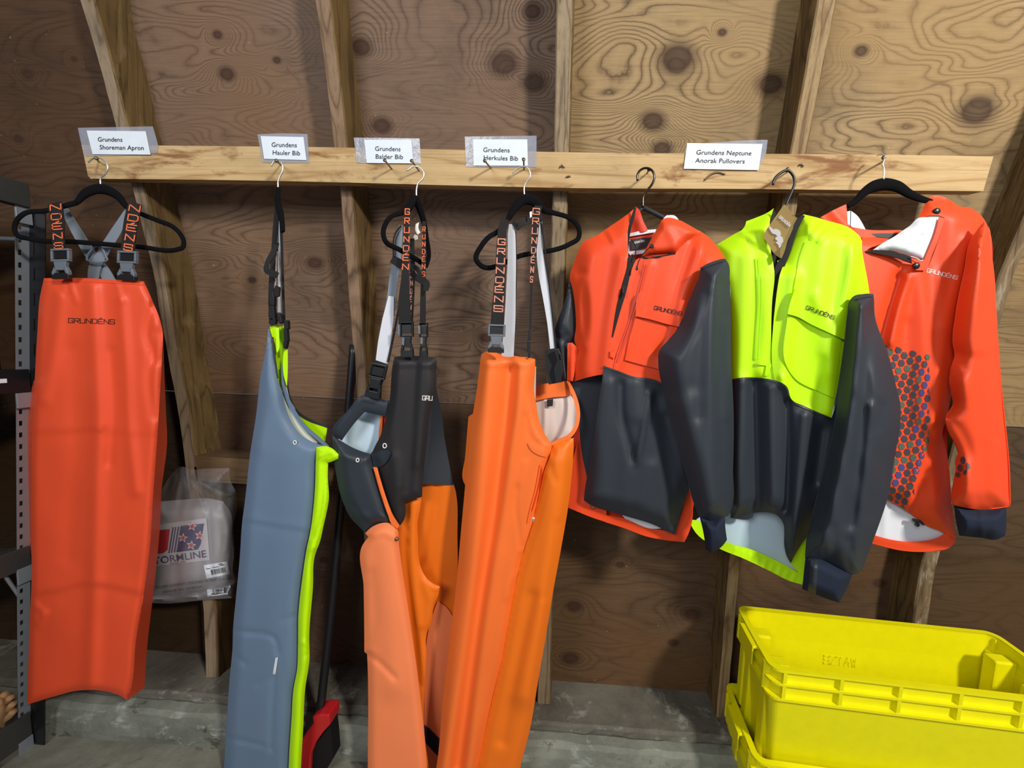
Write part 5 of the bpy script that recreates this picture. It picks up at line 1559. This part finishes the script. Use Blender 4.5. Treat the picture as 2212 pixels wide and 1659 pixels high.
yr = [(1736, 463), (1730, 471), (1720, 493), (1711, 520), (1704.5, 540), (1694, 568), (1685.7, 590), (1680, 620), (1676, 650), (1670, 710), (1667, 750), (1668, 790), (1674, 822), (1686, 826), (1696, 832), (1702, 845), (1708, 861), (1740, 878), (1796, 903), (1802, 870), (1807.7, 844), (1821, 760), (1834, 672), (1838, 655), (1846, 641), (1865, 636), (1887, 634), (1882, 605), (1876, 570), (1867.5, 540), (1863, 524), (1858, 512), (1842, 497), (1824, 487), (1808, 482), (1792, 478), (1765, 470)]
YR = panel(J2, 'chest_right', S2, yr, M['yellow'], .002, 6)
panel(J2, 'zip', Surf(.955, None, 0, 1, [], 0), [(1732, 464), (1739, 466), (1722, 500), (1708, 542), (1690, 592), (1681, 650), (1671, 752), (1664, 752), (1667, 650), (1671, 592), (1676, 575), (1684, 560), (1692, 540), (1700, 528), (1712, 492)], M['strap'], .004, 4)
panel(J2, 'zip_tape', Surf(.96, None, 0, 1, [], 0), [(1671, 452), (1676, 460), (1668, 505), (1674, 545), (1682, 580), (1680, 596), (1673, 594), (1665, 541), (1657, 505), (1664, 478)], M['strap'], .0, 4)
panel(J2, 'neck_inner', Flat(.992), [(1660, 470), (1735, 470), (1700, 560), (1690, 600), (1676, 580), (1660, 520)], M['strap'], 0, 6)
panel(J2, 'neck_facing', Flat(.975), [(1677, 563), (1688, 562), (1685, 578), (1678, 577)], M['yellow'], 0, 4)
low2 = [(1579, 819), (1600, 817), (1622, 816), (1650, 818), (1676, 823), (1696, 833), (1702, 846), (1708, 862), (1740, 879), (1797, 904), (1812, 862), (1822, 870), (1800, 950), (1770, 1080), (1748, 1150), (1735, 1170), (1723, 1189), (1708, 1217), (1700, 1203), (1694, 1178), (1694, 1150), (1693, 1134), (1686, 1120), (1676, 1111), (1662, 1107), (1649, 1106), (1629, 1108), (1625, 1118), (1618, 1121), (1578, 1119), (1576, 1000)]
LW = panel(J2, 'lower_front', S2, low2, M['black'], .001, 5)
ribbon(LW, 'seam', [(1581, 822, 4, 0), (1622, 818, 4, 0), (1650, 820, 4, 0), (1678, 825, 4, 0), (1697, 835, 4, 0), (1708, 864, 4, 0), (1740, 881, 4, 0), (1796, 905, 4, 0)], M['black'], .001, S2, .0035)
hem2 = [(1489, 1128), (1495, 1123), (1511, 1125), (1530, 1150), (1571, 1172), (1622, 1187), (1679, 1212), (1725, 1237), (1708, 1216), (1723, 1189), (1747, 1147), (1743, 1205), (1733, 1263), (1706, 1255), (1662, 1233), (1605, 1206), (1556, 1186), (1504, 1152)]
S2H = Surf(1.0, None, 0, 1, [([(1590+k*16, 1185+k*7), (1584+k*16, 1200+k*7)], .003, 3, 'r') for k in range(9)], .0014, .05, 3)
panel(J2, 'back_hem', S2H, hem2, M['yellow'], .003, 4)
pk_ = [(1701, 678), (1751, 700), (1818, 730), (1812, 780), (1800, 860), (1774, 848), (1716, 816), (1699, 790)]
panel(J2, 'chest_pocket', S2, pk_, M['yellow'], .006, 5)
pf_ = [(1717, 625), (1750, 634), (1800, 655), (1836, 673), (1832, 705), (1825, 734), (1790, 718), (1751, 700), (1722, 684), (1701, 678), (1708, 650)]
PF2 = panel(J2, 'pocket_flap', S2, pf_, M['yellow'], .014, 5)
strokes_mesh(PF2, 'logo', logo_line('GRUNDeNS', (1741, 667.5), (1801, 690), 8), .5, S2, M['ink'], .0155)
ribbon(YL, 'placket_seam', [(1633, 558, 2.5, 0), (1637, 610, 2.5, 0), (1638, 656, 2.5, 0), (1634, 720, 2.5, 0), (1631, 776, 2.5, 0)], M['yellow'], .001, S2, .003)
ribbon(YL, 'placket_seam', [(1639, 558, 2.5, 0), (1643, 610, 2.5, 0), (1643, 656, 2.5, 0), (1639, 720, 2.5, 0), (1636, 776, 2.5, 0)], M['yellow'], .001, S2, .003)
panel(YL, 'placket_end', S2, [(1636, 782), (1664, 784), (1667, 790), (1660, 812), (1652, 812), (1655, 790), (1636, 788)], M['yellow'], .004, 4)
ribbon(YR, 'shoulder_seam', [(1743, 520, 2, 0), (1730, 555, 2, 0), (1718, 610, 2, 0), (1715, 630, 2, 0)], M['yellow'], .001, S2, .005)
rs2 = [(1846, 640), (1866, 636), (1887, 634), (1889.5, 687), (1898, 715), (1908, 738), (1924, 790), (1932.7, 827), (1943, 871), (1943, 922), (1933, 979), (1919, 1064), (1892, 1148), (1874, 1195), (1858, 1236), (1845, 1240), (1814, 1226), (1777, 1209), (1755, 1207), (1740, 1203), (1743.6, 1165), (1757, 1107), (1781, 1013), (1804, 912), (1814.5, 827), (1823, 760), (1833, 672), (1836, 652)]
r2f = [([(1858, 660), (1848, 760), (1838, 880), (1818, 1000), (1800, 1100), (1788, 1180)], 0.0075, 13.5, 'r'), ([(1880, 680), (1870, 800), (1862, 900), (1852, 1000), (1836, 1130)], -0.0060, 14.9, 'r'), ([(1884, 880), (1876, 980), (1866, 1080), (1852, 1180)], 0.0075, 12.2, 'r'), ([(1846, 860), (1870, 890), (1886, 930)], -0.0022, 14.25, 'r'), ([(1905, 880), (1898, 1000), (1878, 1110)], -0.0060, 16.2, 'r'), ([(1775, 1150), (1772, 1195)], 0.0037, 8.1, 'r'), ([(1800, 1140), (1800, 1205)], -0.0045, 9.5, 'r'), ([(1835, 1170), (1838, 1225)], -0.0060, 10.8, 'r'), ([(1898, 940), (1888, 1000), (1890, 1060)], 0.0022, 12.15, 'r')]
S2S = Surf(.912, rs2, .042, 50, r2f, .0018, .03, 51)
panel(J2, 'right_sleeve', S2S, rs2, M['black'], 0, 4.5)
panel(J2, 'right_sleeve_back', Surf(.914, rs2, -.03, 40, []), rs2, M['black'], 0, 12)
ribbon(J2, 'sleeve_seam', [(1845, 645, 5, 0), (1866, 640, 5, 0), (1886, 638, 5, 0)], M['black'], .001, S2S, .003)
cf2 = [(1740, 1203), (1777, 1208), (1812, 1225), (1842, 1239), (1835, 1258), (1824, 1282), (1813, 1302), (1784, 1293), (1756, 1282), (1733, 1273), (1736, 1240)]
S2C = Surf(.915, cf2, .03, 24, [([(1762, 1215), (1758, 1280)], .003, 5, 'r')], .0008)
CF = panel(J2, 'cuff', S2C, cf2, M['navy'], 0, 5)
panel(CF, 'cuff_strap', S2C, [(1752, 1209), (1768, 1210), (1762, 1284), (1745, 1277)], M['black'], .002, 5, .001)
# kraft hang tag
TG = thing('hang_tag', 'kraft card hang tag with white print on the collar of the yellow jacket', 'tag', tuple(pt(1690, 500, .92)))
tgy = Flat(lambda P: .925 - .0004*(P[:, 0]-1650) + .00035*(P[:, 1]-440)*.6)
card = panel(TG, 'card', tgy, [(1693.5, 442), (1697, 443), (1717, 467), (1704, 497), (1692, 525), (1684, 541), (1685, 557), (1683, 556), (1649.5, 513), (1650, 509), (1664, 484), (1678, 464)], M['kraft'], 0, 6, .0008, True, 30)
panel(TG, 'card_fold', Flat(lambda P: .930 + .0009*(P[:, 0]-1690)), [(1717, 467), (1722, 471), (1712, 496), (1701, 522), (1694, 545), (1689, 557), (1685, 557), (1684, 541), (1692, 525), (1704, 497)], M['kraftside'], 0, 6, .0008, True, 30)
strokes_mesh(card, 'card_lettering', logo_line('GRUNDeN', (1682.5, 470), (1704.5, 490), 5.5, .2), .75, tgy, M['ink_white'], .0014)
panel(card, 'card_print', tgy, [(1660, 488), (1664, 490), (1671, 496), (1676, 494), (1684, 498), (1687, 505), (1686, 510), (1691, 513), (1692, 522), (1688, 527), (1686, 534), (1683, 536), (1681, 529), (1675, 524), (1680, 521), (1675, 517), (1675, 513), (1679, 511), (1676, 507), (1670, 505), (1664, 498)], M['ink_white'], .0014, 3, .0003)
tube(TG, 'tag_cord', [(1713, 466, .905), (1724, 462, .935), (1738, 455, .97)], .0008, M['strap'], 6, 3)

# ------------------------------------------------------------ jacket 3: orange with hexagon print
hanger('black velvet hanger with silver hook at the right end, inside the orange hexagon print jacket',
       [(1895, 336, 1.005), (1901, 334, .995), (1909, 334, .985), (1910, 345, .98), (1907, 354, .98), (1909, 364, .98), (1909, 388, .98)],
       [(Yc([(1830, 446, .006), (1848, 434, .007), (1867, 415, .010), (1887, 403, .013), (1909, 398, .014), (1936, 402, .013), (1963, 418, .010), (1985, 428, .008), (2012, 436, .006)], .985), .008)], M['chrome'], M['velvet'])
J3 = thing('anorak', 'all orange pullover jacket with dark hexagon print, rightmost of three jackets', 'jacket', tuple(pt(1990, 720, .96)), 'pullover jackets hanging at the right')
sil3 = [(1773, 469), (1827, 442), (1870, 500), (1940, 500), (2005, 427), (2056, 434), (2096, 449), (2120, 466), (2135, 493), (2130, 640), (2090, 800), (2048, 960), (2056, 1090), (2064, 1168), (2045, 1154), (1999, 1134), (1962, 1106), (1912, 1077), (1890, 1077), (1880, 900), (1850, 700), (1790, 560)]
j3f = [([(1944, 600), (1921, 668), (1900, 740)], -.012, 14, 'r'), ([(1960, 600), (1940, 670), (1925, 740)], .012, 12, 'r'), ([(1985, 590), (1996, 680), (2000, 760), (1996, 900)], .010, 22, 'r'), ([(2030, 600), (2028, 720), (2020, 860), (2010, 960), (1990, 1040)], .006, 16, 'r'), ([(2090, 520), (2072, 600), (2050, 690), (2036, 780), (2028, 870), (2024, 940)], .010, 16, 'r'),
       ([(2060, 480), (2050, 600), (2040, 700)], .006, 24, 'r'), ([(2010, 940), (1990, 1010), (1968, 1095)], .006, 5, 's'), ([(2036, 960), (2044, 1060), (2050, 1150)], -.006, 10, 'r'), ([(2015, 1000), (2025, 1080)], .006, 14, 'r'), ([(1956, 700), (1958, 900), (1950, 1060)], -.004, 14, 'r'), ([(2056, 440), (2066, 460)], .003, 5, 'r')]
S3 = Surf(.988, sil3, .030, 40, j3f, .0012, .022, 61)
S3B = Surf(1.0, sil3, -.015, 50, [], .001)
panel(J3, 'back_panel', S3B, [(1773, 469), (1830, 484), (1873, 497), (1948, 498), (2000, 480), (2120, 466), (2135, 493), (2130, 640), (2056, 800), (2046, 950), (2056, 1090), (2064, 1168), (2053, 1181), (1999, 1191), (1952, 1190), (1887, 1174), (1880, 1100), (1860, 800), (1800, 560)], M['orange_dark'], 0, 10)
panel(J3, 'lining', Surf(.998, None, 0, 1, [([(1910, 1090), (1912, 1160)], .004, 8, 'r')], .001), [(1905, 1070), (1962, 1100), (2000, 1130), (2047, 1152), (2036, 1162), (1984, 1171), (1930, 1168), (1882, 1158), (1890, 1110)], M['white'], 0, 6)
panel(J3, 'back_hem', Surf(.993, None, 0, 1, [([(1890, 1162), (1984, 1176), (2050, 1160)], .003, 8, 'r')], .001), [(1884, 1155), (1930, 1167), (1984, 1170), (2030, 1160), (2047, 1151), (2056, 1152), (2064, 1168), (2053, 1182), (2025, 1189), (1999, 1192), (1952, 1190), (1883, 1174)], M['orange'], 0, 5)
body3 = [(1863, 509), (1890, 512), (1921, 516), (1900, 528), (1872, 541), (1869, 545), (1900, 552), (1940, 560), (1970, 570), (1975, 583), (2003, 584), (2030, 510), (2041, 471), (2030, 466), (1984, 471), (1996, 445), (2005, 427), (2014, 423), (2056, 434), (2071, 445), (2096, 449), (2120, 466), (2128, 477), (2135, 493), (2138, 530), (2125, 580), (2100, 640), (2085, 720), (2070, 790), (2056, 850), (2046, 900), (2036, 940), (2041, 960), (2047, 990), (2056, 1090), (2064, 1168), (2045, 1154), (1999, 1134), (1980, 1120), (1962, 1106), (1912, 1077), (1885, 1060), (1890, 950), (1880, 800), (1850, 650)]
B3 = panel(J3, 'body_front', S3, body3, M['orange'], 0, 6)
# collar
panel(J3, 'collar_left', Surf(.975, None, 0, 1, [([(1800, 458), (1830, 490)], .005, 12, 'r')], .001), [(1773, 469), (1800, 454), (1828, 441), (1830, 462), (1831, 484), (1845, 492), (1872, 500), (1900, 515), (1921, 516), (1900, 528), (1870, 542), (1850, 520), (1800, 490)], M['orange'], 0, 5)
panel(J3, 'collar_lining', Surf(.983, None, 0, 1, [], .001), [(1829, 457), (1838, 455), (1852, 466), (1861, 479), (1870, 496), (1850, 494), (1838, 491), (1831, 482)], M['white'], -.012, 4)
panel(J3, 'neck_band', Flat(.99), [(1838, 490), (1873, 496), (1948, 497), (1946, 506), (1930, 512), (1890, 508), (1850, 505)], M['orange'], 0, 5)
nl3 = panel(J3, 'neck_label', Flat(.983), [(1877, 505), (1900, 504), (1945, 504), (1930, 514), (1900, 512), (1880, 510)], M['ink'], 0, 5, .0006)
wf = [(1984, 471), (2005, 469), (2030, 469), (2020, 505), (2008, 535), (1996, 563), (1969, 555), (1940, 545), (1921, 541), (1905, 542), (1886, 540), (1905, 526), (1933, 510), (1950, 498), (1965, 488)]
SW3 = Surf(.955, wf, .01, 14, [([(2000, 480), (1970, 530)], .004, 12, 'r'), ([(1990, 510), (1968, 535)], -.003, 6, 'r')], .0012, .03, 4)
panel(J3, 'collar_flap_lining', SW3, wf, M['white'], .002, 4)
panel(J3, 'collar_flap_edge', Surf(.948, None, 0, 1, [], .0006), [(2029, 469), (2041, 472), (2026, 520), (2014, 550), (2003, 583), (1985, 584), (1974, 583), (1968, 557), (1980, 560), (1995, 564), (2008, 535), (2020, 505)], M['orange'], .004, 4)
ribbon(J3, 'collar_zip', [(1869, 544, 3, .958), (1890, 544, 7, .952), (1921, 547, 11, .948), (1950, 555, 12, .946), (1968, 561, 11, .944)], M['strap'], .002)
tube(J3, 'piping', [(1967, 554, .94), (1980, 558, .938), (1990, 563, .938), (1994, 562, .938)], .001, M['ink_white'], 6, 2)
tube(J3, 'hanging_cord', [(1838, 448, .975), (1837.5, 470, .97), (1837, 490, .97)], .0007, M['strap'], 6, 4)
snap(J3, 2025, 456, S3, .0075, M['blackplastic'])
snap(J3, 1980.5, 574, Flat(.942), .0075, M['blackplastic'])
strokes_mesh(B3, 'logo', logo_line('GRUNDeNS', (2002, 587.5), (2067, 604), 8), .55, S3, M['ink_white'], .001)
# hexagon print
av, bv = np.array([18.9, -4.7]), np.array([-6.3, 16.6])
hexpoly = np.array([(1905, 745), (1918, 744), (2010, 767), (2010.5, 908), (2006, 971), (1984, 1049), (1962, 1104), (1912, 1075), (1890, 1066), (1880, 900), (1880, 760)], float)
hp = [(r_*math.cos(t), r_*math.sin(t)) for r_, t in [(8.5, math.pi*k/3 - .05) for k in range(6)]]
vs, fs, mi = [], [], []
rr_ = np.random.default_rng(5)


def hexes(poly, surf, par, off, x0, c0):
    vs, fs, mi = [], [], []
    for i in range(-40, 40):
        for j in range(-6, 40):
            c = c0 + av*i + bv*j
            if not (x0 < c[0] < 2130 and 735 < c[1] < 1110): continue
            k = .9 if c[0] < 1985 else .72
            P = np.array([(c[0]+x*k, c[1]+y) for x, y in hp])
            P2 = []
            for p in P:               # clip at the print's edge
                if inside(np.array([p]), poly)[0]:
                    P2.append(p)
                else:
                    a, b = c, p
                    if not inside(np.array([c]), poly)[0]: continue
                    for _ in range(10):
                        m_ = (a+b)/2
                        if inside(np.array([m_]), poly)[0]: a = m_
                        else: b = m_
                    P2.append(a)
            if len(P2) < 3: continue
            o = len(vs)
            vs += [tuple(p) for p in P2]
            fs.append(list(range(o, o+len(P2))))
            sheen = math.exp(-((c[0]-1990-8*math.sin(c[1]/40))/14)**2) + math.exp(-((c[0]-1930)/14)**2-((c[1]-1050)/40)**2)
            u = rr_.random()
            mi.append(1 if u < .55*sheen else (2 if u < .25+.45*sheen else 0))
    V = np.array(vs)
    v3 = at(V, surf.Y(V)-off)
    mk('hexagon_print', v3, orient(v3, fs), None, par, False, .0003, 0, [M['hexg'], M['hexb'], M['hexn']], mi)


hexes(hexpoly, S3, B3, .0012, 1880, np.array([1941.3, 756.0]))
# sleeve
rs3 = [(2102, 511), (2118, 490), (2128, 478), (2135, 493), (2141, 550), (2147, 601), (2151, 677), (2156, 751), (2162, 830), (2170, 908), (2179, 1002), (2182, 1094), (2150, 1099), (2125, 1101), (2092, 1098), (2059, 1091), (2057, 1078), (2062, 1035), (2071, 977), (2062, 955), (2050, 933), (2045, 899), (2052, 888), (2059, 877), (2057, 850), (2053, 823), (2056, 795), (2064, 767), (2060, 740), (2066, 677), (2084, 586)]
r3f = [([(2115, 540), (2105, 640), (2100, 760), (2085, 840), (2060, 900)], 0.0051, 19.2, 'r'), ([(2066, 768), (2090, 830), (2120, 950), (2140, 1090)], 0.0051, 14.4, 's'), ([(2048, 905), (2075, 945), (2096, 1000), (2108, 1098)], 0.0085, 9.6, 's'), ([(2055, 822), (2085, 800)], -0.0026, 9.6, 'r'), ([(2140, 700), (2150, 900), (2160, 1080)], 0.0034, 16.8, 'r'), ([(2062, 756), (2110, 765), (2152, 760)], -0.0017, 6, 's'), ([(2075, 1086), (2120, 1092), (2175, 1086)], 0.0026, 7.2, 'r'), ([(2120, 960), (2130, 1080)], -0.0026, 8.4, 'r')]
S3S = Surf(.928, rs3, .034, 44, r3f, .0014, .025, 71)
SL3 = panel(J3, 'right_sleeve', S3S, rs3, M['orange'], 0, 6)
panel(J3, 'right_sleeve_back', Surf(.930, rs3, -.03, 40, []), rs3, M['orange'], 0, 12)
und = [(2071, 977), (2078, 968), (2097, 1010), (2106, 1050), (2109, 1098), (2090, 1097), (2060, 1090), (2058, 1078), (2063, 1035)]
UN = panel(SL3, 'sleeve_under_panel', S3S, und, M['orange_dark'], -.002, 5)
hexes(np.array([(2064, 1030), (2070, 975), (2076, 966), (2098, 1012), (2085, 1026), (2075, 1032)], float), S3S, SL3, .003, 2050, np.array([2080.0, 994.0]))
cf3 = [(2061, 1092), (2092, 1098), (2125, 1101), (2150, 1099), (2174, 1096), (2174, 1130), (2172, 1156), (2156, 1165), (2120, 1162), (2072, 1157), (2065, 1125)]
S3C = Surf(.930, cf3, .03, 26, [([(2120, 1105), (2122, 1160)], .003, 8, 'r')], .0008)
panel(J3, 'cuff', S3C, cf3, M['navy'], 0, 5)
prism(J3, 'cord_toggle', [[(1974, 1121), (1990, 1124), (2000, 1134), (1994, 1135), (1988, 1130), (1974, 1127)], [(1980, 1129), (1986, 1129), (1988, 1136), (1984, 1139), (1979, 1136)]], .978, .006, M['blackplastic'], .001)
